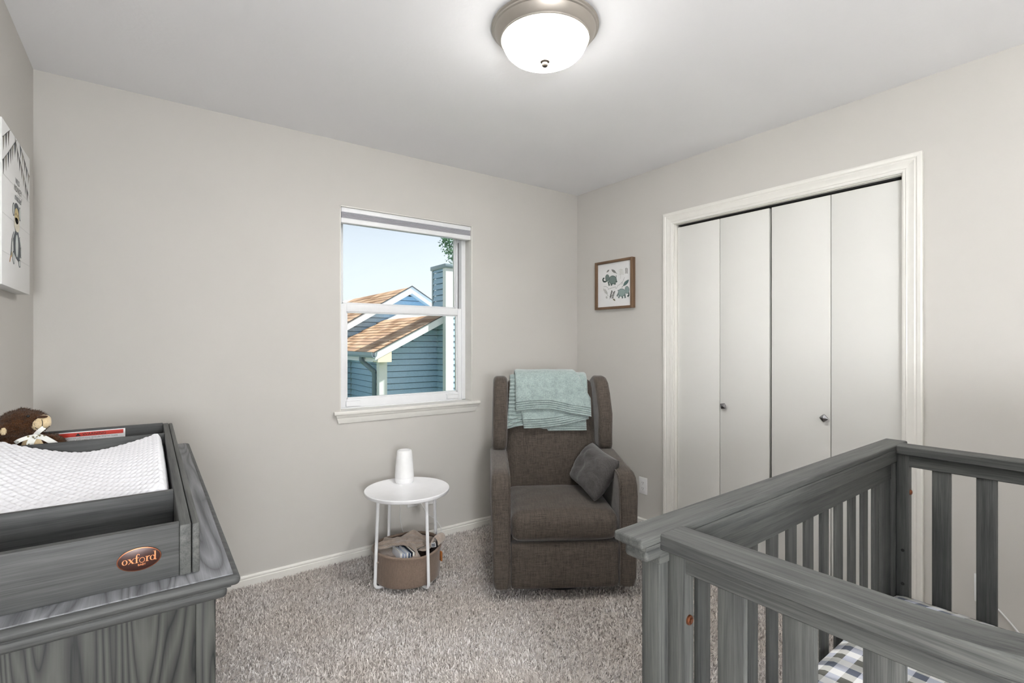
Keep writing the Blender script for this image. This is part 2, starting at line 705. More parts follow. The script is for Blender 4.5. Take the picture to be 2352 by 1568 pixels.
# carpet pile
def carpet():
    x0, x1, y0, y1 = XL + 0.02, X - 0.016, -0.15, D - 0.016
    n = int((x1 - x0) * (y1 - y0) * 24500)
    P = np.stack([rng.uniform(x0, x1, n), rng.uniform(y0, y1, n)], 1)
    # nothing grows inside the dresser footprint
    keep = ~((P[:, 0] < 0.07) & (P[:, 1] > 0.97) & (P[:, 1] < 2.14))
    P = P[keep]
    n = len(P)
    az = rng.uniform(0, 2 * np.pi, n)
    # the nap lies over in soft patches
    nap = 1.7 * np.sin(P[:, 0] * 3.1 + 1.3 * np.sin(P[:, 1] * 2.7)) + 0.9 * np.sin(P[:, 1] * 4.3 + P[:, 0] * 2.2)
    az = np.where(rng.uniform(0, 1, n) < 0.45, nap + rng.normal(0, 0.6, n), az)
    L = rng.uniform(0.010, 0.019, n)
    wd = rng.uniform(0.0011, 0.0020, n)
    tilt = rng.uniform(0.15, 0.95, n)
    dx, dy = np.cos(az), np.sin(az)
    px, py = -dy, dx
    zb = np.full(n, -0.0135)
    tw = rng.normal(0, 0.6, n)
    def pt(s, hz, side, wsc, az_off):
        ax = np.cos(az + az_off * tw) * s * L * tilt
        ay = np.sin(az + az_off * tw) * s * L * tilt
        return np.stack([P[:, 0] + ax + side * px * wd * wsc, P[:, 1] + ay + side * py * wd * wsc, zb + hz * L * (1.15 - 0.55 * tilt)], 1)
    V = np.stack([pt(0, 0, -1, 1, 0), pt(0, 0, 1, 1, 0), pt(.5, .72, -1, 1.1, .5), pt(.5, .72, 1, 1.1, .5), pt(1.05, 1.0, -1, .6, 1), pt(1.05, 1.0, 1, .6, 1)], 1)
    V = V.reshape(-1, 3)
    b = (np.arange(n) * 6)[:, None]
    F = np.stack([b + np.array([[0, 1, 3, 2]]), b + np.array([[2, 3, 5, 4]])], 1).reshape(-1, 4)
    me = bpy.data.meshes.new('carpet_pile')
    me.vertices.add(len(V))
    me.vertices.foreach_set('co', V.astype(np.float32).ravel())
    me.loops.add(F.size)
    me.loops.foreach_set('vertex_index', F.astype(np.int32).ravel())
    me.polygons.add(len(F))
    me.polygons.foreach_set('loop_start', (np.arange(len(F)) * 4).astype(np.int32))
    me.update(calc_edges=True)
    a = me.attributes.new('rnd', 'FLOAT', 'POINT')
    a.data.foreach_set('value', np.repeat(np.clip(rng.normal(0.52, 0.27, n), 0, 1), 6).astype(np.float32))
    me.materials.append(M['carpet'])
    me.polygons.foreach_set('use_smooth', [True] * len(F))
    o = bpy.data.objects.new('carpet_pile', me)
    COL.objects.link(o)
    o['kind'] = 'stuff'
    o['label'] = 'grey beige shag carpet pile covering the floor'
    o['category'] = 'carpet'
    return o


carpet()

# ------------------------------------------------------------------ window
win = struct(empty('window_1', ((WX0 + WX1) / 2, D, WZ0)), 'white single hung window over the side table')
def wbox(name, mat, parent, x0, x1, y0, y1, z0, z1, bev=0.0015):
    ox, oy, oz = win.location
    return box(name, mat, parent, x0 - ox, x1 - ox, y0 - oy, y1 - oy, z0 - oz, z1 - oz, bev)
FY = 3.03
wbox('jamb', M['trim'], win, WX0, WX0 + 0.006, D + 0.001, FY, WZ0, WZ1)
wbox('jamb', M['trim'], win, WX1 - 0.006, WX1, D + 0.001, FY, WZ0, WZ1)
wbox('jamb', M['trim'], win, WX0, WX1, D + 0.001, FY, WZ1 - 0.006, WZ1)
# vinyl frame
wbox('frame', M['vinyl'], win, WX0, WX0 + 0.036, FY, D + WT + 0.01, WZ0, WZ1, 0.003)
wbox('frame', M['vinyl'], win, WX1 - 0.036, WX1, FY, D + WT + 0.01, WZ0, WZ1, 0.003)
wbox('frame', M['vinyl'], win, WX0, WX1, FY, D + WT + 0.01, WZ1 - 0.04, WZ1, 0.003)
wbox('frame', M['vinyl'], win, WX0, WX1, FY, D + WT + 0.01, WZ0, WZ0 + 0.012, 0.003)
def sash(name, y0, y1, z0, z1, st, rt, rb, x0, x1):
    ox, oy, oz = win.location
    bm = bmesh.new()
    for a in ((x0, x0 + st, z0, z1), (x1 - st, x1, z0, z1)):
        addbox(bm, a[0] - ox, a[1] - ox, y0 - oy, y1 - oy, a[2] - oz, a[3] - oz, 0.0025)
    for a in ((z0, z0 + rb), (z1 - rt, z1)):
        addbox(bm, x0 + st - ox, x1 - st - ox, y0 - oy, y1 - oy, a[0] - oz, a[1] - oz, 0.0025)
    # glazing bead step
    g = 0.008
    for a in ((x0 + st, x0 + st + g, z0 + rb, z1 - rt), (x1 - st - g, x1 - st, z0 + rb, z1 - rt)):
        addbox(bm, a[0] - ox, a[1] - ox, y0 + .008 - oy, y1 - oy, a[2] - oz, a[3] - oz, 0.001)
    for a in ((z0 + rb, z0 + rb + g), (z1 - rt - g, z1 - rt)):
        addbox(bm, x0 + st - ox, x1 - st - ox, y0 + .008 - oy, y1 - oy, a[0] - oz, a[1] - oz, 0.001)
    s = mobj(name, bm, M['vinyl'], win)
    wbox('pane', M['glass'], s, x0 + st + g * 0.5, x1 - st - g * 0.5, (y0 + y1) / 2 - 0.002, (y0 + y1) / 2 + 0.002, z0 + rb + g * .5, z1 - rt - g * .5, 0)
    return s
up = sash('upper_sash', 3.078, 3.105, 1.47, WZ1 - 0.03, 0.024, 0.03, 0.035, WX0 + 0.03, WX1 - 0.03)
lo = sash('lower_sash', 3.036, 3.066, WZ0 + 0.012, 1.5, 0.034, 0.046, 0.05, WX0 + 0.034, WX1 - 0.028)
wbox('track_gasket', M['gasket'], win, WX1 - 0.0375, WX1 - 0.0355, 3.07, 3.076, 1.5, 1.965, 0)
wbox('sash_lift', M['vinyl'], lo, WX0 + 0.062, WX0 + 0.15, 3.024, 3.04, 0.88, 0.912, 0.003)
wbox('sash_lift', M['vinyl'], lo, WX1 - 0.15, WX1 - 0.065, 3.024, 3.04, 0.88, 0.912, 0.003)
wbox('sash_lift_lip', M['vinyl'], lo, WX1 - 0.156, WX1 - 0.060, 3.018, 3.04, 0.908, 0.914, 0.001)
# stool with horns and an apron with sloped ends
ox, oy, oz = win.location
bm = bmesh.new()
pts = [(0.858, 2.912), (1.842, 2.912), (1.842, 2.944), (1.796, 2.944), (1.796, 3.03), (0.897, 3.03), (0.897, 2.944), (0.858, 2.944)]
addprism(bm, [(a - ox, b - oy) for a, b in pts], 'z', 0.845 - oz, 0.868 - oz, 0.006, 3)
mobj('sill', bm, M['trim'], win)
bm = bmesh.new()
prof = [(0.0, 0.0), (0.006, 0.0), (0.009, 0.006), (0.011, 0.016), (0.013, 0.022), (0.014, 0.032), (0.019, 0.038), (0.021, 0.046), (0.021, 0.05), (0.0, 0.05)]
lo_, hi_ = [], []
for a, b in prof:
    k = b / 0.05
    lo_.append(bm.verts.new((0.887 - 0.018 * k - ox, D - a - oy, 0.795 + b - oz)))
    hi_.append(bm.verts.new((1.817 + 0.018 * k - ox, D - a - oy, 0.795 + b - oz)))
for i in range(len(prof)):
    j = (i + 1) % len(prof)
    bm.faces.new((lo_[i], lo_[j], hi_[j], hi_[i]))
bm.faces.new(lo_)
bm.faces.new(hi_)
mobj('apron', bm, M['trim'], win, angle=25)

# cellular shade raised to the head
sh = tag(empty('window_shade', ((WX0 + WX1) / 2, D + 0.02, 1.97)), 'white raised window shade with grey fabric band above the window', 'window shade')
def sbox(name, mat, parent, x0, x1, y0, y1, z0, z1, bev=0.002):
    a = sh.location
    return box(name, mat, parent, x0 - a.x, x1 - a.x, y0 - a.y, y1 - a.y, z0 - a.z, z1 - a.z, bev)
M['shade_fab'] = m_fabric('shade_fabric', C(176, 176, 182), C(196, 196, 202), 500, 0.1, 0.15)
sbox('headrail', M['vinyl'], sh, WX0 + 0.009, WX1 - 0.009, D + 0.004, D + 0.05, 2.031, 2.058, 0.004)
n = 5
for k in range(n):
    z0 = 1.997 + k * (2.032 - 1.997) / n
    bm = bmesh.new()
    z1 = z0 + (2.032 - 1.997) / n
    a = sh.location
    pr = [(D + 0.012, z0), (D + 0.007, (z0 + z1) / 2), (D + 0.012, z1), (D + 0.045, z1), (D + 0.05, (z0 + z1) / 2), (D + 0.045, z0)]
    addprism(bm, [(p - a.y, q - a.z) for p, q in pr], 'x', WX0 + 0.012 - a.x, WX1 - 0.012 - a.x)
    mobj('fabric_pleat', bm, M['shade_fab'], sh, smooth=False)
sbox('bottom_rail', M['vinyl'], sh, WX0 + 0.008, WX1 - 0.008, D + 0.006, D + 0.05, 1.968, 1.998, 0.005)

# ------------------------------------------------------------------ closet
dr = struct(empty('door_1', (X + 0.03, (CY0 + CY1) / 2, 0)), 'white flat bifold closet doors with four panels')
bm = bmesh.new()
pw = (CY1 - CY0 - 0.022) / 4
def door_panel(i):
    y0 = CY1 - 0.004 - (i + 1) * pw - (0.010 if i > 1 else 0.0) + 0.0012
    y1 = y0 + pw - 0.0035
    c = dr.location
    return box('door_panel', M['door'], dr, 0, 0.034, y0 - c.y, y1 - c.y, 0.012, CZ - 0.020, 0.002), (y0 + y1) / 2
panels = [door_panel(i) for i in range(4)]
def knob(parent, y, z, rot):
    c = dr.location
    bm = bmesh.new()
    addlathe(bm, [(0.0085, 0.0), (0.0085, 0.003), (0.006, 0.005), (0.006, 0.014), (0.0, 0.014)], 20)
    s = 0.0165
    b1 = bmesh.new()
    rings = []
    for h, k in ((0.013, 0.55), (0.017, 0.97), (0.0195, 1.0), (0.022, 0.93), (0.030, 0.10), (0.0305, 0.0)):
        pts = []
        for t in range(16):
            a = 2 * math.pi * t / 16 + math.pi / 4
            cx, cy = math.cos(a), math.sin(a)
            p = 7.0
            rr = 1.0 / (abs(cx) ** p + abs(cy) ** p) ** (1 / p)
            pts.append(bm.verts.new((cx * rr * s * k, cy * rr * s * k, h)))
        rings.append(pts)
    for a, b in zip(rings, rings[1:]):
        for t in range(16):
            bm.faces.new((a[t], a[(t + 1) % 16], b[(t + 1) % 16], b[t]))
    bm.faces.new(rings[0])
    b1.free()
    rm = Matrix.Translation((0.0, y - c.y, z)) @ Matrix.Rotation(R(-90), 4, 'Y') @ Matrix.Rotation(rot, 4, 'Z')
    bmesh.ops.transform(bm, matrix=rm, verts=bm.verts)
    bmesh.ops.remove_doubles(bm, verts=bm.verts, dist=1e-5)
    k = mobj('knob', bm, M['knob'], parent, angle=30)
    k['label'] = 'dark brushed metal pyramid knob'
    return k
knob(panels[1][0], 1.69, 0.885, R(12))
knob(panels[2][0], 1.135, 0.881, R(42))
# jamb liner and head track
tr = struct(empty('trim_1', (X, (CY0 + CY1) / 2, 0)), 'white moulded casing around the closet doors')
def tbox(name, mat, x0, x1, y0, y1, z0, z1, bev=0.001):
    a = tr.location
    return box(name, mat, tr, x0 - a.x, x1 - a.x, y0 - a.y, y1 - a.y, z0, z1, bev)
tbox('jamb', M['trim'], X + 0.001, X + 0.12, CY1 - 0.004, CY1, 0, CZ)
tbox('jamb', M['trim'], X + 0.001, X + 0.12, CY0, CY0 + 0.004, 0, CZ)
tbox('jamb_head', M['trim'], X + 0.001, X + 0.12, CY0, CY1, CZ - 0.004, CZ)
tbox('track', M['dark'], X + 0.036, X + 0.062, CY0 + 0.01, CY1 - 0.01, CZ - 0.012, CZ - 0.004)
# casing profile: distance from the opening edge, projection
CP = [(0.0, 0.0), (0.0, 0.008), (0.006, 0.0105), (0.012, 0.0105), (0.016, 0.013), (0.020, 0.0115), (0.034, 0.0125), (0.046, 0.0165), (0.052, 0.0145), (0.058, 0.0185), (0.070, 0.0195), (0.0765, 0.017), (0.0765, 0.0)]
def casing(name, corners):
    """corners: function(d)-> two end points (y,z) of the line at distance d from the opening"""
    bm = bmesh.new()
    A, B = [], []
    a = tr.location
    for d_, p in CP:
        (ya, za), (yb, zb) = corners(d_)
        A.append(bm.verts.new((X - p - a.x, ya - a.y, za)))
        B.append(bm.verts.new((X - p - a.x, yb - a.y, zb)))
    for i in range(len(CP)):
        j = (i + 1) % len(CP)
        bm.faces.new((A[i], A[j], B[j], B[i]))
    bm.faces.new(A)
    bm.faces.new(B)
    return mobj(name, bm, M['trim'], tr, angle=20)
casing('casing_side', lambda d_: ((CY1 + d_, -0.01), (CY1 + d_, CZ + d_)))
casing('casing_side', lambda d_: ((CY0 - d_, -0.01), (CY0 - d_, CZ + d_)))
casing('casing_head', lambda d_: ((CY0 - d_, CZ + d_), (CY1 + d_, CZ + d_)))

# ------------------------------------------------------------------ outlets
def outlet(loc, rz, label, kind='duplex'):
    r = tag(empty('wall_outlet', loc, rz), label, 'outlet')
    # local: x along wall, -y out of the wall, z up
    box('plate', M['plastic'], r, -0.035, 0.035, -0.006, 0.0, -0.0575, 0.0575, 0.003)
    if kind == 'duplex':
        for s in (-1, 1):
            b = bmesh.new()
            addprism(b, [(0.0165 * math.cos(t) if abs(math.cos(t)) < 0.86 else 0.0142 * math.copysign(1, math.cos(t)), s * 0.0195 + 0.0145 * math.sin(t)) for t in [2 * math.pi * k / 24 for k in range(24)]], 'y', -0.0072, -0.005)
            rc = mobj('receptacle', b, M['plastic'], r)
            for sx in (-0.0062, 0.0062):
                box('slot', M['slot'], rc, sx - 0.0012, sx + 0.0012, -0.0076, -0.006, s * 0.0195 - 0.001, s * 0.0195 + 0.0075, 0)
            bm_ = bmesh.new()
            addprism(bm_, [(0.0024 * math.cos(t), s * 0.0195 - 0.0075 + 0.0024 * math.sin(t)) for t in [2 * math.pi * k / 10 for k in range(10)]], 'y', -0.0076, -0.006)
            mobj('ground_hole', bm_, M['slot'], rc)
        b = bmesh.new()
        addprism(b, [(0.003 * math.cos(t), 0.003 * math.sin(t)) for t in [2 * math.pi * k / 10 for k in range(10)]], 'y', -0.0076, -0.006)
        mobj('screw', b, M['white_metal'], r)
    else:
        b = bmesh.new()
        addprism(b, [(0.006 * math.cos(t), 0.006 * math.sin(t)) for t in [2 * math.pi * k / 16 for k in range(16)]], 'y', -0.010, -0.005)
        mobj('jack', b, M['nickel'], r)
    return r


outlet((X, 2.278, 0.273), R(-90), 'white double outlet on the wall right of the armchair')
outlet((1.35, D, 0.283), 0, 'white double outlet behind the round table, left of two plates')
outlet((1.486, D, 0.275), 0, 'white cable jack plate behind the round table, right of two plates', 'jack')
outlet((X, 0.5225, 0.254), R(-90), 'white double outlet on the wall behind the crib slats')
ad = tag(empty('plug_adapter', (1.372, D - 0.0077, 0.292)), 'white plug adapter in the outlet behind the round table', 'adapter')
box('housing', M['plastic'], ad, -0.024, 0.030, -0.042, 0.0, -0.045, 0.045, 0.005)
box('prong_face', M['plastic'], ad, -0.018, 0.024, -0.046, -0.041, -0.036, 0.036, 0.003)
cord_pts = [(1.385, 2.897, 0.262), (1.40, 2.885, 0.225), (1.44, 2.90, 0.17), (1.50, 2.915, 0.12), (1.54, 2.92, 0.06), (1.545, 2.915, 0.012)]
tag(tube('power_cord', M['plastic'], None, catmull(cord_pts), 0.0022, 8), 'thin white cord hanging from the adapter behind the round table', 'cord')
tag(tube('power_cord', M['plastic'], None, catmull([(1.205, 2.735, 0.475), (1.20, 2.752, 0.40), (1.196, 2.76, 0.33), (1.192, 2.768, 0.27), (1.20, 2.772, 0.20), (1.222, 2.778, 0.12), (1.24, 2.785, 0.03), (1.30, 2.80, 0.008)]), 0.002, 8),
    'thin white cord hanging from the back of the round table top', 'cord')
tag(tube('power_cord', M['plastic'], None, catmull([(X - 0.0055, 0.515, 0.236), (X - 0.02, 0.50, 0.215), (X - 0.012, 0.470, 0.182), (X - 0.010, 0.425, 0.128), (X - 0.02, 0.38, 0.07), (X - 0.03, 0.33, 0.01)]), 0.0035, 8),
    'white cord slanting down the wall behind the crib', 'cord')

# ------------------------------------------------------------------ ceiling light
LC = (1.192, 1.437)
lt = tag(empty('ceiling_light', (LC[0], LC[1], H)), 'round flush ceiling light with nickel rim and glowing glass dome', 'ceiling light')
lathe('pan', M['nickel'], lt, [(0.0, -0.001), (0.196, -0.001), (0.199, -0.004), (0.199, -0.009), (0.194, -0.012), (0.193, -0.016), (0.188, -0.019), (0.187, -0.022), (0.181, -0.031), (0.172, -0.042), (0.166, -0.047), (0.1655, -0.051), (0.163, -0.053), (0.1605, -0.052), (0.160, -0.046), (0.15, -0.040), (0.0, -0.040)], 72, angle=30)
lathe('glass_dome', M['dome'], lt, [(0.1595, -0.046), (0.1585, -0.056), (0.154, -0.070), (0.146, -0.084), (0.133, -0.097), (0.112, -0.109), (0.085, -0.118), (0.055, -0.1235), (0.028, -0.126), (0.0, -0.1265)], 72)
lathe('finial', M['finial'], lt, [(0.0, -0.124), (0.0175, -0.1255), (0.018, -0.129), (0.014, -0.131), (0.011, -0.132), (0.011, -0.136), (0.0125, -0.138), (0.012, -0.142), (0.008, -0.146), (0.0, -0.147)], 24)
fl = tag(empty('fill_lamp', (-0.14, -1.1, -0.012)), 'added globe fill lamp, unseen behind the viewer', 'fill lamp')  # unseen lamp added to brighten the whole room
lathe('base', M['nickel'], fl, [(0.0, 0.0), (0.14, 0.0), (0.14, 0.012), (0.02, 0.03), (0.0, 0.03)], 40)
tube('pole', M['nickel'], fl, [(0, 0, 0.02), (0, 0, 1.06)], 0.01, 12)
lathe('globe', M['globe'], fl, [(0.0, 1.04)] + [(0.22 * math.sin(math.pi * k / 24), 1.26 - 0.22 * math.cos(math.pi * k / 24)) for k in range(1, 24)] + [(0.0, 1.48)], 48)


# ------------------------------------------------------------------ dresser
DX0, DX1, DY0, DY1, DZ = -0.392, 0.119, 0.906, 2.20, 0.90
ds = tag(empty('dresser', ((DX0 + DX1) / 2, (DY0 + DY1) / 2, 0)), 'long grey wood dresser along the left wall under the changing tray', 'dresser')
def dbox(name, mat, parent, x0, x1, y0, y1, z0, z1, bev=0.002, seg=2):
    a = ds.location
    return box(name, mat, parent, x0 - a.x, x1 - a.x, y0 - a.y, y1 - a.y, z0, z1, bev, seg)
dbox('top', M['dwood_x'], ds, DX0, DX1, DY0, DY1, DZ - 0.018, DZ - 0.002, 0.0075, 4)
dbox('top_panel', M['dwood_y'], ds, DX0 + 0.008, DX1 - 0.010, DY0 + 0.010, DY1 - 0.010, DZ - 0.006, DZ, 0.0008)
def under(name, inset, z0, z1, bev, seg):
    return dbox(name, M['dwood_x'], ds, DX0, DX1 - inset, DY0 + inset, DY1 - inset, z0, z1, bev, seg)
under('cornice', 0.012, DZ - 0.023, DZ - 0.0175, 0.0015, 2)
under('cornice', 0.017, DZ - 0.041, DZ - 0.022, 0.008, 4)
BY0, BY1, BX1 = 0.948, 2.158, 0.088
dbox('carcass', M['dwood_z'], ds, DX0 + 0.004, BX1 - 0.026, BY0 + 0.006, BY1 - 0.006, 0.10, DZ - 0.04, 0.001)
for y0, y1 in ((BY0, BY0 + 0.035), (BY1 - 0.035, BY1)):
    dbox('corner_post', M['dwood_z'], ds, BX1 - 0.028, BX1, y0, y1, 0.0, DZ - 0.041, 0.003)
    dbox('corner_post', M['dwood_z'], ds, DX0 + 0.002, DX0 + 0.032, y0, y1, 0.0, DZ - 0.041, 0.003)
dbox('plinth', M['dwood_y'], ds, BX1 - 0.03, BX1 - 0.008, BY0 + 0.03, BY1 - 0.03, 0.07, 0.13, 0.002)
for c in range(2):
    for r in range(3):
        wy = (BY1 - BY0 - 0.076) / 2
        y0 = BY0 + 0.037 + c * (wy + 0.002)
        z0 = 0.136 + r * 0.241
        dw = dbox('drawer', M['dwood_y'], ds, BX1 - 0.027, BX1 - 0.004, y0 + 0.002, y0 + wy - 0.002, z0, z0 + 0.236, 0.003)
        for k in (0.25, 0.75):
            b = bmesh.new()
            a = ds.location
            addlathe(b, [(0.010, 0), (0.008, 0.003), (0.014, 0.006), (0.015, 0.009), (0.011, 0.012), (0.0, 0.013)], 20)
            bmesh.ops.transform(b, matrix=Matrix.Translation((BX1 - 0.004 - a.x, y0 + wy * k - a.y, z0 + 0.118)) @ Matrix.Rotation(R(90), 4, 'Y'), verts=b.verts)
            mobj('knob', b, M['knob'], dw)

# ------------------------------------------------------------------ changing tray
ty = tag(empty('changing_tray', (-0.16, 1.56, DZ)), 'grey wooden changing tray with oval badge lying on the dresser', 'changing tray')
def ybox(name, mat, parent, x0, x1, y0, y1, z0, z1, bev=0.0018):
    a = ty.location
    return box(name, mat, parent, x0 - a.x, x1 - a.x, y0 - a.y, y1 - a.y, z0 - a.z, z1 - a.z, bev)
nb = ybox('end_board', M['dwood_x'], ty, -0.366, 0.0385, 0.954, 0.968, DZ, 0.984)
fb = ybox('end_board', M['dwood_x'], ty, -0.366, 0.0385, 2.157, 2.171, DZ, 0.984)
ybox('divider_board', M['dwood_x'], ty, -0.366, 0.0385, 1.185, 1.197, DZ, 0.981)
ybox('divider_board', M['dwood_x'], ty, -0.366, 0.0385, 1.931, 1.943, DZ, 0.981)
ybox('side_board', M['wood_y'], ty, 0.0385, 0.0545, 0.952, 2.173, DZ, 0.981, 0.0025)
ybox('side_board', M['wood_y'], ty, 0.0555, 0.066, 0.952, 2.173, DZ, 0.980, 0.0025)
ybox('side_board', M['wood_y'], ty, -0.386, -0.366, 0.952, 2.173, DZ, 0.981, 0.0025)
# copper badge
a = ty.location
bx, bz, by = -0.0125 - a.x, 0.9405 - a.z, 0.954 - a.y
M['badge'] = plain('badge_brown', C(44, 12, 5), 0.35, 0.3)
def oval(rx, rz, y0, y1, name, mat, parent):
    b = bmesh.new()
    addprism(b, [(bx + rx * math.cos(t), bz + rz * math.sin(t)) for t in [2 * math.pi * k / 48 for k in range(48)]], 'y', y0, y1, 0.0005, 2)
    return mobj(name, b, mat, parent)
badge = oval(0.0275, 0.0175, by - 0.0025, by, 'badge', M['copper'], nb)
badge['label'] = 'oval copper badge reading oxford'
nb_face = oval(0.0262, 0.0162, by - 0.0028, by - 0.0024, 'badge_field', M['badge'], nb)
def letters():
    """serif strokes of the word on the badge, unit x-height 1"""
    P = []
    def ring(cx, cy, ro, wv, wh):
        n = 20
        for i in range(n):
            t0, t1 = 2 * math.pi * i / n, 2 * math.pi * (i + 1) / n
            f = lambda t, k: (cx + (ro - (wv if k else 0)) * 0.92 * math.cos(t), cy + (ro * 1.0 - (wh if k else 0)) * math.sin(t))
            P.append([f(t0, 0), f(t1, 0), f(t1, 1), f(t0, 1)])
    ring(0.5, 0.5, 0.5, 0.22, 0.06)
    P.append([(1.05, 1.0), (1.36, 1.0), (2.05, 0.0), (1.74, 0.0)])
    P.extend(stroke([(1.98, 0.98), (1.12, 0.02)], 0.08))
    P.extend(stroke([(1.0, 0.97), (1.42, 0.97)], 0.07) + stroke([(1.68, 0.03), (2.12, 0.03)], 0.07))
    P.append([(2.32, 0), (2.56, 0), (2.56, 1.55), (2.32, 1.30)])
    P.extend(stroke([(2.44, 1.48), (2.62, 1.66), (2.86, 1.60), (2.92, 1.48)], 0.11) + stroke([(2.14, 0.97), (2.86, 0.97)], 0.08) + stroke([(2.2, 0.03), (2.7, 0.03)], 0.07))
    ring(3.35, 0.42, 0.52, 0.10, 0.09)
    P.append([(4.05, 0), (4.28, 0), (4.28, 1.0), (4.05, 1.0)])
    P.extend(stroke([(4.25, 0.75), (4.42, 0.95), (4.62, 0.95)], 0.13) + stroke([(3.95, 0.03), (4.42, 0.03)], 0.07) + stroke([(3.93, 0.97), (4.2, 0.97)], 0.07))
    ring(5.1, 0.5, 0.5, 0.22, 0.06)
    P.append([(5.42, 0), (5.66, 0), (5.66, 1.75), (5.42, 1.75)])
    P.extend(stroke([(5.25, 1.72), (5.55, 1.72)], 0.07) + stroke([(5.5, 0.03), (5.8, 0.03)], 0.07))
    return P
sc_ = 0.0074
pl = [[((u - 2.9) * sc_, (v - 0.62) * sc_ * 1.05) for u, v in q] for q in letters()]
M['badge_txt'] = plain('badge_letters', C(214, 140, 96), 0.35, 0.5)
flat('lettering', M['badge_txt'], nb, pl, lambda u, v, h: (bx + u, by - 0.0028 - h, bz + v))
text_mesh('lettering', 'BABY', M['badge_txt'], nb, 0.0042, lambda u, v, h: (bx + 0.003 + u, by - 0.0028 - h, bz - 0.0098 + v))
# warning label on the far board
M['paper'] = plain('white_paper', C(238, 238, 238), 0.6)
M['red'] = plain('warning_red', C(196, 44, 24), 0.5)
M['ink'] = plain('black_ink', C(24, 20, 20), 0.6)
lx0, lz0, ly = -0.262, 0.930, 2.157
lab = flat('warning_label', M['paper'], fb, [[(0, 0), (0.195, 0), (0.195, 0.0475), (0, 0.0475)]], lambda u, v, h: (lx0 + u - a.x, ly - h - a.y, lz0 + v - a.z), 0.0004)
lab['label'] = 'white and red warning sticker'
flat('label_band', M['red'], fb, [[(0.003, 0.0315), (0.190, 0.0315), (0.190, 0.0445), (0.003, 0.0445)]], lambda u, v, h: (lx0 + u - a.x, ly - h - a.y, lz0 + v - a.z), 0.0007)
flat('warning_sign', M['ink'], fb, [[(0.066, 0.0335), (0.080, 0.0335), (0.073, 0.0428)]], lambda u, v, h: (lx0 + u - a.x, ly - h - a.y, lz0 + v - a.z), 0.0010)
text_mesh('label_text', 'WARNING', M['ink'], fb, 0.0125, lambda u, v, h: (lx0 + 0.084 + u - a.x, ly - h - a.y, lz0 + 0.0338 + v - a.z), 'LEFT', th=0.0010)
for i, ln in enumerate(('FALL HAZARD: Children have suffered serious injuries after falling from changing', 'pads. Falls can happen quickly. STAY in arm\'s reach.')):
    text_mesh('label_text', ln, M['ink'], fb, 0.0051, lambda u, v, h, i=i: (lx0 + 0.005 + u - a.x, ly - h - a.y, lz0 + 0.0255 - 0.0065 * i + v - a.z), 'LEFT', th=0.0007)

# ------------------------------------------------------------------ changing pad with raised dots
def pad():
    x0, x1, y0, y1 = -0.352, 0.0345, 1.203, 1.924
    nx, ny = 170, 300
    u = np.linspace(0, 1, nx + 1)
    v = np.linspace(0, 1, ny + 1)
    U, V = np.meshgrid(u, v)
    xx = x0 + U * (x1 - x0)
    yy = y0 + V * (y1 - y0)
    xc, hw = -0.150, 0.192
    s = (xx - xc) / hw
    z = 0.952 + 0.050 * np.abs(s) ** 2.1 + 0.006 * np.clip(-s, 0, 1)
    e = np.minimum(xx - x0, x1 - xx)
    z -= 0.05 * np.clip(1 - e / 0.022, 0, 1) ** 2.6
    e2 = np.minimum(yy - y0, y1 - yy)
    z -= 0.03 * np.clip(1 - e2 / 0.022, 0, 1) ** 2.4
    z += 0.003 * np.sin(yy * 9 + xx * 7) + 0.002 * np.sin(xx * 31 + yy * 5)
    # hexagonal field of soft dots
    p = 0.0205
    q = p * 0.866
    row = np.floor(yy / q)
    best = np.full_like(xx, 9.0)
    for dr_ in (-1, 0, 1):
        rr = row + dr_
        cy = (rr + 0.5) * q
        off = np.where(np.mod(rr, 2) == 0, 0.0, p / 2)
        cx = np.round((xx - off) / p) * p + off
        best = np.minimum(best, np.hypot(xx - cx, yy - cy))
    z += 0.0044 * np.clip(1 - (best / 0.0085) ** 2, 0, 1) ** 0.8
    top = np.stack([xx, yy, z], -1).reshape(-1, 3)
    W = nx + 1
    i, j = np.meshgrid(np.arange(nx), np.arange(ny))
    aa = (j * W + i).ravel()
    F = np.stack([aa, aa + 1, aa + W + 1, aa + W], 1)
    nv = len(top)
    rim = list(range(0, W)) + [k * W + nx for k in range(1, ny + 1)] + [ny * W + k for k in range(nx - 1, -1, -1)] + [k * W for k in range(ny - 1, 0, -1)]
    low = top[rim].copy()
    low[:, 2] = DZ + 0.001
    verts = np.concatenate([top, low])
    faces = [tuple(f) for f in F]
    m = len(rim)
    for k in range(m):
        faces.append((rim[k], nv + k, nv + (k + 1) % m, rim[(k + 1) % m]))
    faces.append(tuple(nv + k for k in range(m - 1, -1, -1)))
    c = Vector((-0.16, 1.56, DZ))
    verts = verts - np.array(c)
    o = mobj('changing_pad', (verts, faces), M['pad'], None, angle=75)
    o.location = c
    tag(o, 'white dotted changing pad with raised sides inside the grey tray', 'changing pad')


pad()

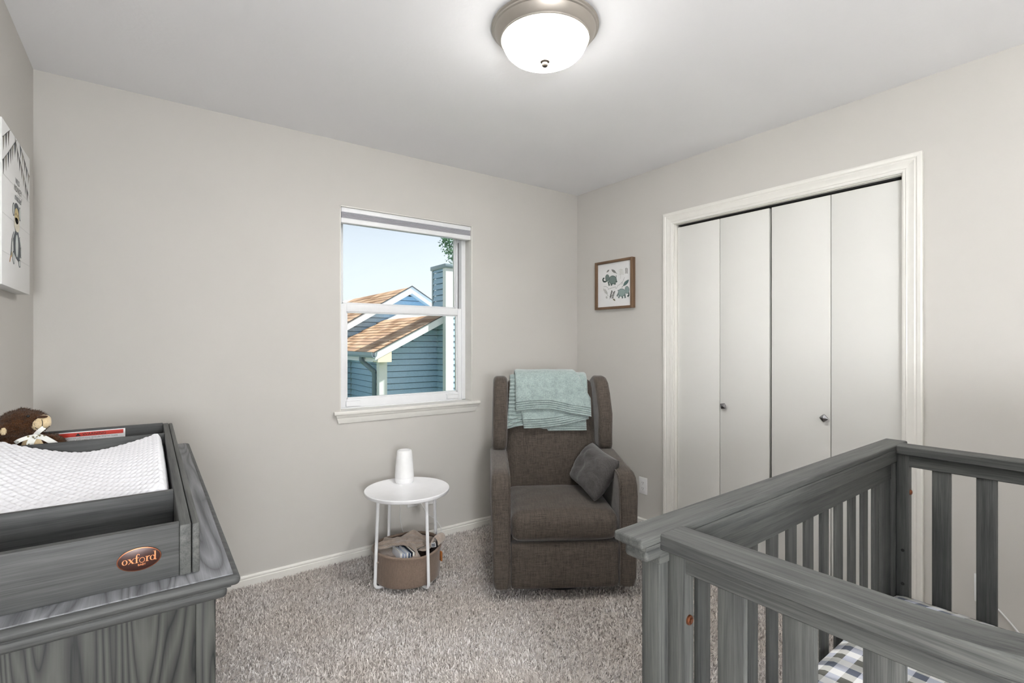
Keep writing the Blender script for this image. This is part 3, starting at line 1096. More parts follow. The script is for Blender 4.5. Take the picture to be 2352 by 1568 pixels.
# ------------------------------------------------------------------ plush monkey in the far bay of the tray
def blob(name, mat, parent, balls, res=0.0045, disp=0.0, dsc=60):
    """one continuous skin around overlapping ellipsoids (metaball-like union by voxel remesh)"""
    bm_ = bmesh.new()
    for (cx, cy, cz), (rx, ry, rz) in balls:
        mt = Matrix.Translation((cx, cy, cz)) @ Matrix.Diagonal((rx, ry, rz, 1))
        bmesh.ops.create_icosphere(bm_, subdivisions=3, radius=1.0, matrix=mt)
    me = bpy.data.meshes.new(name)
    bm_.to_mesh(me)
    bm_.free()
    o = bpy.data.objects.new(name, me)
    COL.objects.link(o)
    md = o.modifiers.new('r', 'REMESH')
    md.mode = 'VOXEL'
    md.voxel_size = res
    sm = o.modifiers.new('s', 'SMOOTH')
    sm.factor = 0.6
    sm.iterations = 4
    dg = bpy.context.evaluated_depsgraph_get()
    m2 = bpy.data.meshes.new_from_object(o.evaluated_get(dg))
    bpy.data.objects.remove(o)
    if disp:
        nrm = [v.normal.copy() for v in m2.vertices]
        for v, nn in zip(m2.vertices, nrm):
            v.co += nn * disp * (noise.noise(v.co * dsc) + 0.6 * noise.noise(v.co * dsc * 2.3))
    fin(None, m2, mat, True, 80)
    ob = bpy.data.objects.new(name, m2)
    COL.objects.link(ob)
    ob.parent = parent
    return ob


M['fur'] = m_plush('brown_fur', C(40, 24, 14), C(98, 64, 38), 300, 0.9, 0.004, 0.2)
M['tan'] = m_plush('tan_plush', C(206, 182, 140), C(232, 212, 176), 400, 0.4, 0.002, 0.3)
def m_ribbon():
    t = NT('spotted_ribbon')
    v = t.coords((1, 1, 1))
    nd = t.n('TexVoronoi')
    nd.inputs['Scale'].default_value = 95
    nd.inputs['Randomness'].default_value = 0.35
    t.l(v, nd.inputs['Vector'])
    return t.set(t.ramp(nd.outputs['Distance'], [(0.26, C(128, 118, 84)), (0.32, C(232, 232, 226))]), 0.5)
M['ribbon'] = m_ribbon()
pm = tag(empty('plush_monkey', (-0.29, 2.045, DZ + 0.005)), 'brown plush monkey with spotted ribbon bow behind the changing pad', 'stuffed toy')
# local: x to the right of the picture, -y towards the viewer
skin = blob('body', M['fur'], pm, [
    ((-0.018, 0.0, 0.122), (0.050, 0.046, 0.046)),     # head
    ((0.004, -0.006, 0.128), (0.040, 0.040, 0.036)),
    ((-0.004, 0.004, 0.045), (0.048, 0.042, 0.052)),   # torso
    ((0.0, 0.0, 0.085), (0.030, 0.030, 0.022)),
    ((0.045, -0.006, 0.072), (0.028, 0.020, 0.018)),   # arm
    ((0.066, -0.012, 0.056), (0.020, 0.018, 0.024)),
    ((-0.045, -0.030, 0.070), (0.026, 0.020, 0.018)),
    ((-0.052, -0.044, 0.052), (0.020, 0.018, 0.022)),
    ((0.03, -0.045, 0.018), (0.022, 0.036, 0.017)),    # legs
    ((-0.03, -0.045, 0.018), (0.022, 0.036, 0.017)),
    ((-0.048, -0.036, 0.112), (0.018, 0.014, 0.020)),  # ear towards the viewer
    ((-0.020, 0.046, 0.150), (0.018, 0.012, 0.018)),
], 0.004, 0.0022, 70)
blob('muzzle', M['tan'], pm, [((0.026, -0.022, 0.124), (0.027, 0.026, 0.022)), ((0.032, -0.020, 0.134), (0.020, 0.022, 0.016))], 0.003)
blob('belly', M['tan'], pm, [((0.012, -0.036, 0.055), (0.026, 0.012, 0.036))], 0.003)
blob('ear_patch', M['tan'], pm, [((-0.046, -0.0475, 0.112), (0.008, 0.0045, 0.012))], 0.002)
blob('nose', M['fur'], pm, [((0.034, -0.036, 0.145), (0.013, 0.008, 0.0045))], 0.0015)
bm = bmesh.new()
addtube(bm, catmull([(0.034, -0.0475, 0.139), (0.036, -0.049, 0.126), (0.033, -0.047, 0.113)], 5), 0.0009, 6)
addtube(bm, catmull([(0.018, -0.044, 0.118), (0.027, -0.047, 0.110), (0.040, -0.044, 0.108), (0.050, -0.034, 0.116)], 5), 0.0009, 6)
mobj('mouth_stitch', bm, M['ink'], pm)
for e in ((0.004, -0.040, 0.150),):
    blob('eye', M['ink'], pm, [(e, (0.0045, 0.0035, 0.0045))], 0.0012)
# ribbon: two loops, knot, two tails
def ribbon(pts, wd):
    bm_ = bmesh.new()
    P = catmull(pts, 8)
    def fn(s, t):
        k = s * (len(P) - 1)
        i = min(int(k), len(P) - 2)
        p = P[i].lerp(P[i + 1], k - i)
        tg = (P[i + 1] - P[i]).normalized()
        nrm = Vector((0.15, -0.95, 0.2)).normalized()
        sd = tg.cross(nrm).normalized()
        return p + sd * wd * (t - 0.5), nrm
    sheet(bm_, len(P) - 1, 3, fn, 0.0012, False)
    return mobj('ribbon', bm_, M['ribbon'], pm, angle=70)
ribbon([(0.020, -0.050, 0.093), (0.028, -0.058, 0.104), (0.036, -0.058, 0.112), (0.040, -0.054, 0.116)], 0.012)
ribbon([(0.018, -0.050, 0.092), (0.004, -0.058, 0.090), (-0.012, -0.062, 0.084), (-0.020, -0.060, 0.078)], 0.011)
ribbon([(0.018, -0.052, 0.091), (0.012, -0.060, 0.076), (0.008, -0.064, 0.058), (0.006, -0.066, 0.036)], 0.016)
ribbon([(0.022, -0.052, 0.092), (0.040, -0.058, 0.086), (0.060, -0.060, 0.070), (0.078, -0.058, 0.052)], 0.014)
blob('ribbon_knot', M['ribbon'], pm, [((0.020, -0.054, 0.092), (0.007, 0.006, 0.006))], 0.0018)
# short fur strands
me = skin.data
nv_, nf = [], []
vl = me.vertices
idx = rng.integers(0, len(vl), 9000)
for k in idx:
    v = vl[int(k)]
    nn = v.normal
    r1 = Vector(rng.normal(0, 1, 3))
    sd = nn.cross(r1)
    if sd.length < 1e-4:
        continue
    sd.normalize()
    tip = v.co + nn * 0.0055 + r1 * 0.0022 + Vector((0, 0, -0.002))
    b0 = len(nv_)
    p0 = v.co - nn * 0.0005
    nv_ += [p0 - sd * 0.0008, p0 + sd * 0.0008, tip]
    nf.append((b0, b0 + 1, b0 + 2))
o = mobj('fur', (nv_, nf), M['fur'], pm, smooth=False)
o['kind'] = 'stuff'

# ------------------------------------------------------------------ monkey canvas on the left wall
CV0, CV1, CW0, CW1 = 2.146, 2.582, 1.447, 1.957
cvs = tag(empty('canvas_print', (XL, (CV0 + CV1) / 2, (CW0 + CW1) / 2)), 'white canvas print with cartoon monkey and grey bunting on the left wall', 'wall art')
cvo = cvs.location
M['canvas'] = m_wall('canvas_white', C(236, 236, 235), 0.1, 500)
box('canvas', M['canvas'], cvs, 0.0, 0.04, CV0 - cvo.y, CV1 - cvo.y, CW0 - cvo.z, CW1 - cvo.z, 0.002)
def cfr(u, v, h):
    return (0.04 + h, 2.14 + u - cvo.y, 1.447 + v - cvo.z)
inkcol = dict(grey=C(110, 110, 108), dark=C(84, 82, 82), taupe=C(150, 146, 136), brown=C(128, 120, 116), slate=C(92, 98, 104), yellow=C(214, 196, 146), cream=C(228, 222, 204), pale=C(214, 220, 218), orange=C(206, 160, 120), black=C(44, 44, 48), line=C(200, 200, 200))
for k, c in inkcol.items():
    M['ink_' + k] = plain('print_' + k, c, 0.7)
polys = {}
def addp(col, *pl):
    polys.setdefault(col, []).extend(pl)
for z in (0.34, 0.22, 0.102):
    addp('line', [(0.007, z), (0.441, z + 0.004), (0.441, z + 0.0052), (0.007, z + 0.0012)])
def bunting(st, drop, cols):
    P = [Vector((a_, b_)) for a_, b_ in st]
    S = catmull([(p.x, p.y, 0) for p in P], 10)
    addp('grey', *stroke([(p.x, p.y) for p in S if p.x < 0.440 and p.y < 0.509], 0.0018))
    L = [0]
    for p, q in zip(S, S[1:]):
        L.append(L[-1] + (q - p).length)
    fw = 0.030
    k = 0
    s = 0.004
    while s + fw < L[-1]:
        def at_(d):
            for i in range(len(L) - 1):
                if L[i + 1] >= d:
                    return S[i].lerp(S[i + 1], (d - L[i]) / (L[i + 1] - L[i] + 1e-9))
            return S[-1]
        p, q = at_(s), at_(s + fw)
        m_ = (p + q) / 2
        if max(p.x, q.x) < 0.440 and min(p.x, q.x) > 0.007 and max(p.y, q.y) < 0.509:
            addp(cols[k % len(cols)], [(p.x, p.y), (q.x, q.y), (m_.x, m_.y - drop)])
        s += fw + 0.008
        k += 1
bunting([(0.008, 0.452), (0.02, 0.455), (0.066, 0.481), (0.121, 0.509)], 0.046, ['taupe', 'dark', 'brown'])
bunting([(0.008, 0.382), (0.02, 0.385), (0.096, 0.431), (0.173, 0.481), (0.22, 0.509)], 0.050, ['grey', 'taupe', 'slate'])
bunting([(0.182, 0.509), (0.206, 0.491), (0.248, 0.463), (0.298, 0.437), (0.351, 0.404), (0.399, 0.377), (0.440, 0.358)], 0.044, ['taupe', 'grey', 'dark', 'brown'])
bunting([(0.258, 0.509), (0.298, 0.495), (0.344, 0.476), (0.391, 0.455), (0.440, 0.440)], 0.040, ['slate', 'taupe', 'dark'])
# monkey
def outline_ell(cx, cy, a_, b_, col, rot=0.0, lw=0.004, edge='slate'):
    addp(edge, ell(cx, cy, a_ + lw, b_ + lw, 28, rot))
    polys.setdefault('2' + col, []).append(ell(cx, cy, a_, b_, 28, rot))
outline_ell(0.165, 0.262, 0.012, 0.018, 'pale')
outline_ell(0.262, 0.265, 0.012, 0.020, 'pale')
addp('slate', ell(0.213, 0.262, 0.044, 0.030))
polys.setdefault('2yellow', []).append(ell(0.212, 0.248, 0.033, 0.027))
polys.setdefault('2cream', []).append(ell(0.214, 0.219, 0.042, 0.024))
polys.setdefault('3black', []).extend([ell(0.216, 0.232, 0.007, 0.0045, 14), ell(0.196, 0.252, 0.0035, 0.005, 12), ell(0.228, 0.252, 0.0035, 0.005, 12)])
addp('slate', [(0.195, 0.200), (0.238, 0.200), (0.262, 0.165), (0.270, 0.120), (0.240, 0.098), (0.205, 0.104), (0.165, 0.120), (0.160, 0.165)])
polys.setdefault('2pale', []).append(ell(0.214, 0.148, 0.022, 0.038))
for a_ in ([(0.168, 0.182), (0.142, 0.155), (0.134, 0.128), (0.128, 0.108)], [(0.258, 0.180), (0.276, 0.150), (0.280, 0.120)]):
    addp('slate', *stroke(a_, 0.014))
    polys.setdefault('2pale', []).extend(stroke(a_, 0.007))
outline_ell(0.165, 0.102, 0.012, 0.018, 'pale', 0.3)
outline_ell(0.258, 0.094, 0.014, 0.010, 'pale')
polys.setdefault('2orange', []).extend([[(0.118, 0.104), (0.130, 0.104), (0.112, 0.082), (0.100, 0.080)]])
polys.setdefault('2yellow', []).append(ell(0.133, 0.110, 0.008, 0.010, 14))
for col in sorted(polys):
    lay = int(col[0]) if col[0].isdigit() else 1
    flat('print', M['ink_' + col.lstrip('0123456789')], cvs, polys[col], cfr, 0.0003 * lay + 0.0002)
text_mesh('lettering', 'WILD', M['ink_slate'], cvs, 0.026, lambda u, v, h: cfr(0.226 + u, 0.357 + v, h), shear=0.0)
text_mesh('lettering', 'MONKEY', M['ink_grey'], cvs, 0.030, lambda u, v, h: cfr(0.232 + u * 0.95, 0.329 + v, h))
text_mesh('lettering', 'mischief', M['ink_slate'], cvs, 0.034, lambda u, v, h: cfr(0.232 + u * 0.95, 0.300 + v, h), shear=0.35)

# ------------------------------------------------------------------ framed elephant print on the right wall
PY0, PY1, PZ0, PZ1 = 2.349, 2.712, 1.511, 1.868
pf = tag(empty('picture_frame', (X, (PY0 + PY1) / 2, (PZ0 + PZ1) / 2)), 'brown wooden frame with two grey elephants and leaves on the closet wall', 'wall art')
po = pf.location
for ax in 'yz':
    M['frame_' + ax] = m_wood('frame_wood_' + ax, ax, C(92, 70, 52), C(142, 116, 92), 0.6, 60, 2)
fw = 0.022
def pbox(name, mat, y0, y1, z0, z1, x0=-0.036, x1=0.0, bev=0.0015):
    return box(name, mat, pf, x0, x1, y0 - po.y, y1 - po.y, z0 - po.z, z1 - po.z, bev)
pbox('frame_bar', M['frame_z'], PY0, PY0 + fw * .8, PZ0, PZ1)
pbox('frame_bar', M['frame_z'], PY1 - fw * .8, PY1, PZ0, PZ1)
pbox('frame_bar', M['frame_y'], PY0 + fw * .8, PY1 - fw * .8, PZ0, PZ0 + fw * .8)
pbox('frame_bar', M['frame_y'], PY0 + fw * .8, PY1 - fw * .8, PZ1 - fw * .8, PZ1)
pbox('print_board', M['paper'], PY0 + 0.012, PY1 - 0.012, PZ0 + 0.012, PZ1 - 0.012, -0.018, -0.004, 0)
def pz(zx, zy):
    fx = (zx - 290) / 650.0
    t0, b0 = 410 - 95 * fx, 1265 - 40 * fx
    return (0.0185 + 0.326 * fx, 0.0185 + 0.320 * (b0 - zy) / (b0 - t0))
def pfr(u, v, h):
    return (-0.018 - h, PY1 - u - po.y, PZ0 + v - po.z)
E1, E2, LF, LG, LO, LP = C(122, 138, 134), C(150, 168, 166), C(92, 116, 114), C(132, 132, 128), C(122, 120, 100), C(206, 206, 198)
def pe(cx, cy, a_, b_, rot=0, n=24):
    return [pz(x_, y_) for x_, y_ in ell(cx, cy, a_, b_, n, rot)]
def ps(pts, wd):
    return stroke([pz(*p) for p in pts], wd)
def pprint(name, col, pl, th, key):
    M[key] = plain(key, col, 0.7)
    return flat(name, M[key], pf, pl, pfr, th)
def elephant(main, dark, key, flip):
    if not flip:
        body = [pe(585, 710, 78, 90), pe(478, 668, 42, 72)]
        legs = ps([(500, 750), (515, 815)], .014) + ps([(550, 760), (562, 815)], .014) + ps([(612, 750), (632, 795)], .014) + ps([(640, 710), (662, 750)], .013)
        trunk = ps([(462, 730), (440, 742), (412, 742), (392, 722), (390, 695), (400, 678), (412, 674)], .012)
        tail = ps([(640, 672), (656, 650), (650, 622)], .005)
        ear = pe(474, 668, 26, 50)
    else:
        body = [pe(758, 970, 72, 82), pe(855, 918, 42, 78)]
        legs = ps([(720, 1010), (702, 1070)], .014) + ps([(765, 1020), (772, 1075)], .014) + ps([(815, 1010), (822, 1070)], .014) + ps([(692, 990), (672, 1035)], .013)
        trunk = ps([(872, 950), (888, 990), (890, 1025), (876, 1045), (868, 1036)], .011)
        tail = ps([(700, 918), (680, 930)], .005)
        ear = pe(838, 925, 24, 56)
    pprint('elephant_print', dark, legs + trunk + tail + [[(a_, b_) for a_, b_ in body[0]], body[1]], 0.0004, key + '_d')
    inner = [pe(585, 710, 68, 80), pe(478, 668, 34, 63)] if not flip else [pe(758, 970, 63, 72), pe(855, 918, 34, 69)]
    pprint('elephant_print', main, inner, 0.0007, key)
    pprint('elephant_ear', tuple(c * 0.9 for c in main[:3]) + (1,), [ear], 0.0010, key + '_e')
elephant(E1, C(92, 108, 104), 'eleph_a', False)
elephant(E2, C(116, 132, 130), 'eleph_b', True)
def leaf(cx, cy, L, wd, rot, n=14):
    out = []
    for i in range(n + 1):
        t = i / n
        out.append((-L + 2 * L * t, wd * math.sin(math.pi * t) ** 0.8))
    for i in range(n - 1, 0, -1):
        t = i / n
        out.append((-L + 2 * L * t, -wd * math.sin(math.pi * t) ** 0.8))
    c, s = math.cos(rot), math.sin(rot)
    return [pz(cx + x_ * c - y_ * s, cy + x_ * s + y_ * c) for x_, y_ in out]
pprint('leaf_print', LF, [leaf(838, 775, 82, 30, R(-52))] + ps([(790, 830), (760, 865)], .004), 0.0004, 'leaf_teal')
pprint('leaf_print', LG, [leaf(605, 535, 58, 24, R(40)), leaf(490, 530, 38, 14, R(-48))] + ps([(645, 570), (668, 582)], .003), 0.0004, 'leaf_grey')
pprint('leaf_print', LO, [leaf(612, 1110, 34, 15, R(45))], 0.0004, 'leaf_olive')
pprint('fern_print', LP, sum([ps([(742, 500 + 30 * k), (700 + 6 * k - 4 * k, 520 + 32 * k)], .003) + ps([(742, 500 + 30 * k), (785 + 5 * k, 515 + 28 * k)], .003) for k in range(4)], []) + ps([(746, 490), (735, 690)], .003), 0.0004, 'fern_pale')
pprint('sprig_print', C(120, 120, 116), sum([[leaf(845 + s * 14, 490 + 22 * k, 15, 6, R(60 * s))] for k in range(5) for s in (-1, 1)], []) + ps([(842, 470), (850, 590)], .002), 0.0004, 'sprig_grey')
pprint('sprig_print', C(168, 168, 164), sum([[leaf(425 + 9 * k + s * 16, 905 + 18 * k, 16, 6, R(45 + 50 * s))] for k in range(5) for s in (-1, 1)], []) + ps([(405, 880), (492, 1030)], .003), 0.0004, 'sprig_pale')
pprint('monstera_print', C(112, 112, 110), [leaf(560 + s * 22 + 10 * k, 1060 - 36 * k + s * 8, 28, 13, R(-62 + 35 * s)) for k in range(4) for s in (-1, 1)] + ps([(528, 1090), (628, 935)], .004), 0.0004, 'monstera_grey')
pprint('heart_print', C(196, 196, 194), [leaf(465, 1062, 28, 18, R(80))], 0.0004, 'heart_pale')
script = [(405, 845), (440, 838), (475, 852), (497, 880), (500, 905), (512, 888), (530, 886), (538, 876), (545, 884), (556, 870), (565, 878), (578, 862), (592, 868), (604, 856), (618, 862), (632, 848), (640, 852), (646, 880), (655, 888), (664, 872), (672, 862), (680, 828), (692, 830), (700, 812), (712, 814), (724, 796), (736, 798), (745, 776), (757, 772), (762, 752), (768, 790), (758, 810), (776, 748), (792, 722), (790, 706), (800, 700), (812, 665)]
pprint('script_lettering', C(150, 150, 150), ps(script, 0.0022), 0.0004, 'script_grey')

# ------------------------------------------------------------------ armchair (local: x right, y backwards, z up; origin at front centre on the floor)
CH = (1.662, 1.843, 0.0)
CHR = R(-32.9)
ch = tag(empty('armchair', CH, CHR), 'dark brown grey wingback glider armchair in the corner', 'armchair')
# arms
def arm(s):
    pts = [(0.004, 0.055), (0.0, 0.10), (0.002, 0.50), (0.012, 0.555), (0.035, 0.592), (0.075, 0.610), (0.16, 0.618), (0.30, 0.628), (0.45, 0.640), (0.60, 0.640), (0.66, 0.60), (0.68, 0.30), (0.66, 0.055), (0.62, 0.045), (0.05, 0.045)]
    x0, x1 = sorted((s * 0.272, s * 0.363))
    o = prism('arm', M['chair'], ch, pts, 'x', x0, x1, 0.020, 5, angle=70)
    # slight outward bow and inward taper of the foot
    for v in o.data.vertices:
        z = v.co.z
        if abs(v.co.x) > 0.31:
            v.co.x += s * (0.004 - 0.018 * max(0, 0.22 - z) ** 1.3 / 0.14)
    # welt seam down the front face
    bm_ = bmesh.new()
    xi = s * 0.2745
    addtube(bm_, catmull([(xi, 0.004, 0.06), (xi, 0.001, 0.30), (xi, 0.003, 0.52), (xi, 0.020, 0.578), (xi, 0.07, 0.606), (xi, 0.30, 0.625), (xi, 0.44, 0.636)], 6), 0.003, 6)
    mobj('arm_welt', bm_, M['chair'], o)
for s in (-1, 1):
    arm(s)
# wings rising from the arms beside the back
def wing(s):
    pts = [(0.475, 0.632), (0.455, 0.660), (0.445, 0.72), (0.440, 0.85), (0.452, 0.97), (0.475, 1.035), (0.515, 1.062), (0.575, 1.066), (0.66, 1.04), (0.735, 0.95), (0.70, 0.632)]
    x0, x1 = sorted((s * 0.268, s * 0.352))
    o = prism('wing', M['chair'], ch, pts, 'x', x0, x1, 0.026, 6, angle=75)
    for v in o.data.vertices:
        k = max(0.0, 0.70 - v.co.z) / 0.07
        v.co.x += s * 0.006 * min(1, k)
        v.co.x -= s * 0.020 * max(0, v.co.z - 0.85) / 0.2 * (1 if s > 0 else 0.2)
for s in (-1, 1):
    wing(s)


def soft_box(name, parent, mat, x0, x1, y0, y1, z0, z1, bev, puff=(0, 0, 0), shear=0.0, seg=5, cuts=7, wr=0.0):
    bm_ = bmesh.new()
    bmesh.ops.create_cube(bm_, size=1.0)
    bmesh.ops.subdivide_edges(bm_, edges=bm_.edges, cuts=cuts, use_grid_fill=True)
    for v in bm_.verts:
        c = v.co * 2
        sx, sy, sz = c.x, c.y, c.z
        # superellipse rounding
        lx, ly, lz = (x1 - x0) / 2, (y1 - y0) / 2, (z1 - z0) / 2
        def rnd(a_, L, b_, Lb, c_, Lc):
            return a_
        p = Vector((sx * lx, sy * ly, sz * lz))
        inn = Vector((max(-lx + bev, min(lx - bev, p.x)), max(-ly + bev, min(ly - bev, p.y)), max(-lz + bev, min(lz - bev, p.z))))
        dlt = p - inn
        if dlt.length > 1e-9:
            p = inn + dlt.normalized() * min(bev, max(abs(dlt.x), abs(dlt.y), abs(dlt.z)))
        p.x += puff[0] * sx * (1 - sy * sy) * (1 - sz * sz)
        p.y += puff[1] * sy * (1 - sx * sx) * (1 - sz * sz)
        p.z += puff[2] * sz * (1 - sx * sx) * (1 - sy * sy)
        p += Vector(((x0 + x1) / 2, (y0 + y1) / 2, (z0 + z1) / 2))
        p.y += shear * (p.z - z0)
        if wr:
            p.z += wr * noise.noise(Vector((p.x * 9, p.y * 9, p.z * 9)))
        v.co = p
    return mobj(name, bm_, mat, parent, angle=80)


soft_box('backrest', ch, M['chair'], -0.272, 0.272, 0.475, 0.615, 0.36, 1.035, 0.045, (0, 0.030, 0.012), 0.17, cuts=15)
soft_box('back_shell', ch, M['chair'], -0.285, 0.285, 0.60, 0.65, 0.06, 0.90, 0.02, (0, 0.01, 0), 0.03, cuts=9)
soft_box('seat_cushion', ch, M['chair'], -0.271, 0.271, -0.004, 0.52, 0.280, 0.425, 0.048, (0, 0.012, 0.018), 0.0, cuts=17, wr=0.004)
soft_box('footrest_panel', ch, M['chair'], -0.270, 0.270, 0.006, 0.10, 0.048, 0.277, 0.018, (0, 0.006, 0), 0.0, cuts=9)
soft_box('seat_frame', ch, M['chair'], -0.272, 0.272, 0.06, 0.64, 0.06, 0.30, 0.02, (0, 0, 0), 0.0, cuts=3)
M['black'] = plain('black_steel', C(26, 26, 28), 0.4)
bm = bmesh.new()
addtube(bm, [(0.20 * math.cos(t), 0.30 + 0.20 * math.sin(t), 0.012) for t in [2 * math.pi * k / 40 for k in range(41)]], 0.012, 10)
addbox(bm, -0.20, 0.20, 0.28, 0.32, 0.004, 0.02)
addbox(bm, -0.02, 0.02, 0.10, 0.50, 0.004, 0.02)
addlathe(bm, [(0.0, 0.02), (0.05, 0.02), (0.05, 0.062), (0.0, 0.062)], 24, (0, 0.30, 0))
mobj('swivel_base', bm, M['black'], ch)

# ------------------------------------------------------------------ throw blanket over the chair back
def drape(side_off, s, behind=0.16):
    """path over the chair back at arc length s (0 = crest, + down the front); returns point (y,z), normal"""
    r = 0.056
    crest_y, crest_z = 0.615, 0.995
    # quarter arcs round the crest then straight runs
    arc = r * math.pi / 2
    fd = Vector((0, -0.20, -1.0)).normalized()
    fn_ = Vector((0, -1.0, 0.20)).normalized()
    if s < 0:
        if -s < arc:
            t = math.pi / 2 + (-s / r)
            n = Vector((0, -math.cos(t), math.sin(t)))
            return Vector((0, crest_y, crest_z)) + n * (r + side_off), n
        q = -s - arc
        n = Vector((0, 1, 0))
        return Vector((0, crest_y + r + side_off, crest_z - q)), n
    if s < arc:
        t = s / r
        n = Vector((0, -math.sin(t), math.cos(t)))
        return Vector((0, crest_y, crest_z)) + n * (r + side_off), n
    q = s - arc
    base = Vector((0, crest_y - r, crest_z))
    p = base + fd * q + fn_ * side_off
    return p, fn_


def blanket():
    bm_ = bmesh.new()
    def layer(off, xl, xr, bot, rib, th, seed, nu=60, nv=150, back=-0.14, fold=None):
        def fn(s, t):
            # s across, t along from back to front hem
            xa, xb = xl(t), xr(t)
            x = xa + (xb - xa) * s
            L = bot(s)
            d_ = back + (L - back) * t
            p, n = drape(off, d_)
            rem = L - d_
            h = 0.0
            if rem < 0.055:
                h = 0.0042 * math.sin(rem * 2 * math.pi / 0.0125)
            h += rib(s, d_)
            h += 0.0035 * noise.noise(Vector((x * 12 + seed, d_ * 12, 0))) + 0.0012 * noise.noise(Vector((x * 60 + seed, d_ * 60, 2)))
            q = Vector((x, p.y, p.z)) + n * h
            return q, n
        sheet(bm_, nu, nv, fn, th)
    # under layer, ribbed strip showing at the left
    layer(0.010, lambda t: -0.246 - 0.024 * max(0, t - .35) / .65, lambda t: 0.205, lambda s: 0.335 - 0.020 * math.sin(math.pi * min(1, s * 2.2)) + (0.012 if s > .5 else 0), lambda s, d_: (0.0045 * math.sin(d_ * 2 * math.pi / 0.022) if s < 0.45 else 0), 0.012, 3)
    # middle flap
    layer(0.026, lambda t: -0.205 + 0.035 * max(0, t - .5) / .5, lambda t: 0.217, lambda s: 0.332 - 0.052 * s ** 1.2 + 0.010 * math.sin(math.pi * s), lambda s, d_: 0, 0.013, 9)
    # top flap
    layer(0.043, lambda t: -0.218, lambda t: 0.150 + 0.080 * min(1, max(0, t - .38) / .35), lambda s: 0.232 - 0.012 * math.sin(math.pi * min(1, s / .7)) + 0.036 * max(0, (s - .45) / .55) ** 1.3, lambda s, d_: 0, 0.016, 17)
    o = mobj('throw_blanket', bm_, M['blanket'], None, angle=80)
    o.location = CH
    o.rotation_euler = (0, 0, CHR)
    tag(o, 'mint green plush blanket folded over the armchair back', 'blanket')


blanket()

# ------------------------------------------------------------------ lumbar pillow leaning on the right arm
_a = Vector((math.sin(R(YAW)), math.cos(R(YAW)), 0))
_r = Vector((math.cos(R(YAW)), -math.sin(R(YAW)), 0))
def camp(lat, dep, z):
    return _a * dep + _r * lat + Vector((0, 0, z))
Bc, Rc, Lc = camp(0.425, 2.555, 0.452), camp(0.553, 2.60, 0.652), camp(0.345, 2.93, 0.475)
Tc = Lc + Rc - Bc
cen = (Bc + Tc) / 2
Av = (Lc - Bc)
Bv = (Rc - Bc)
sa, sb = Av.length / 2, Bv.length / 2
Av.normalize()
Bv = (Bv - Av * Bv.dot(Av)).normalized()
Nv = Av.cross(Bv)
if Nv.dot(_r) > 0:
    Nv = -Nv
bm = bmesh.new()
pillow_mesh(bm, Av, Bv, Nv, Vector((0, 0, 0)), sa * 1.0, sb * 1.0, 0.062, 26, 0.014, 4)
o = mobj('lumbar_pillow', bm, M['pillow'], None, angle=85)
o.location = cen
tag(o, 'grey linen lumbar pillow propped against the right arm of the armchair', 'pillow')

# ------------------------------------------------------------------ round side table
TC = (1.124, 2.512)
tb = tag(empty('side_table', (TC[0], TC[1], 0)), 'small round white side table under the window', 'side table')
lathe('table_top', M['table_top'], tb, [(0.0, 0.462), (0.213, 0.462), (0.221, 0.466), (0.2245, 0.474), (0.2245, 0.482), (0.2225, 0.4845), (0.2195, 0.4835), (0.2175, 0.4825), (0.0, 0.4825)], 72, angle=30)
ang0 = math.atan2(2.318 - TC[1], 1.155 - TC[0])
def uleg(ang, zb):
    c, s = math.cos(ang), math.sin(ang)
    pts = []
    rt, rb, z0, rr = 0.176, 0.194, zb, 0.026
    for sg in (1, -1):
        seq = [(rt, 0.463), (rt + 0.004, 0.36), (rt + 0.010, 0.22), (rb - 0.002, z0 + 0.06)]
        for k in range(7):
            t = k / 6 * math.pi / 2
            seq.append((rb - rr + rr * math.cos(t), z0 + rr - rr * math.sin(t)))
        seq = [(sg * a_, b_) for a_, b_ in seq]
        pts += seq if sg == 1 else seq[::-1]
    return tube('leg_frame', M['white_metal'], tb, [(c * a_, s * a_, b_) for a_, b_ in pts], 0.0085, 14)
uleg(ang0, 0.0095)
uleg(ang0 + math.pi / 2, 0.0095)

# night light / sound machine
nl = tag(empty('sound_machine', (1.160, 2.632, 0.4825)), 'white tapered bedside sound machine on the round side table', 'sound machine')
lathe('base', M['lamp_body'], nl, [(0.0, 0.0), (0.046, 0.0), (0.0475, 0.002), (0.0495, 0.005), (0.0515, 0.012), (0.0522, 0.030), (0.0, 0.030)], 48)
lathe('shade', M['lamp_body'], nl, [(0.0515, 0.0305), (0.0525, 0.034), (0.0515, 0.05), (0.0485, 0.10), (0.0445, 0.145), (0.0415, 0.172), (0.0395, 0.178), (0.036, 0.1805), (0.0, 0.181)], 48)
lathe('top_ring', M['white_metal'], nl, [(0.026, 0.1805), (0.027, 0.1822), (0.031, 0.1822), (0.032, 0.1805)], 40)

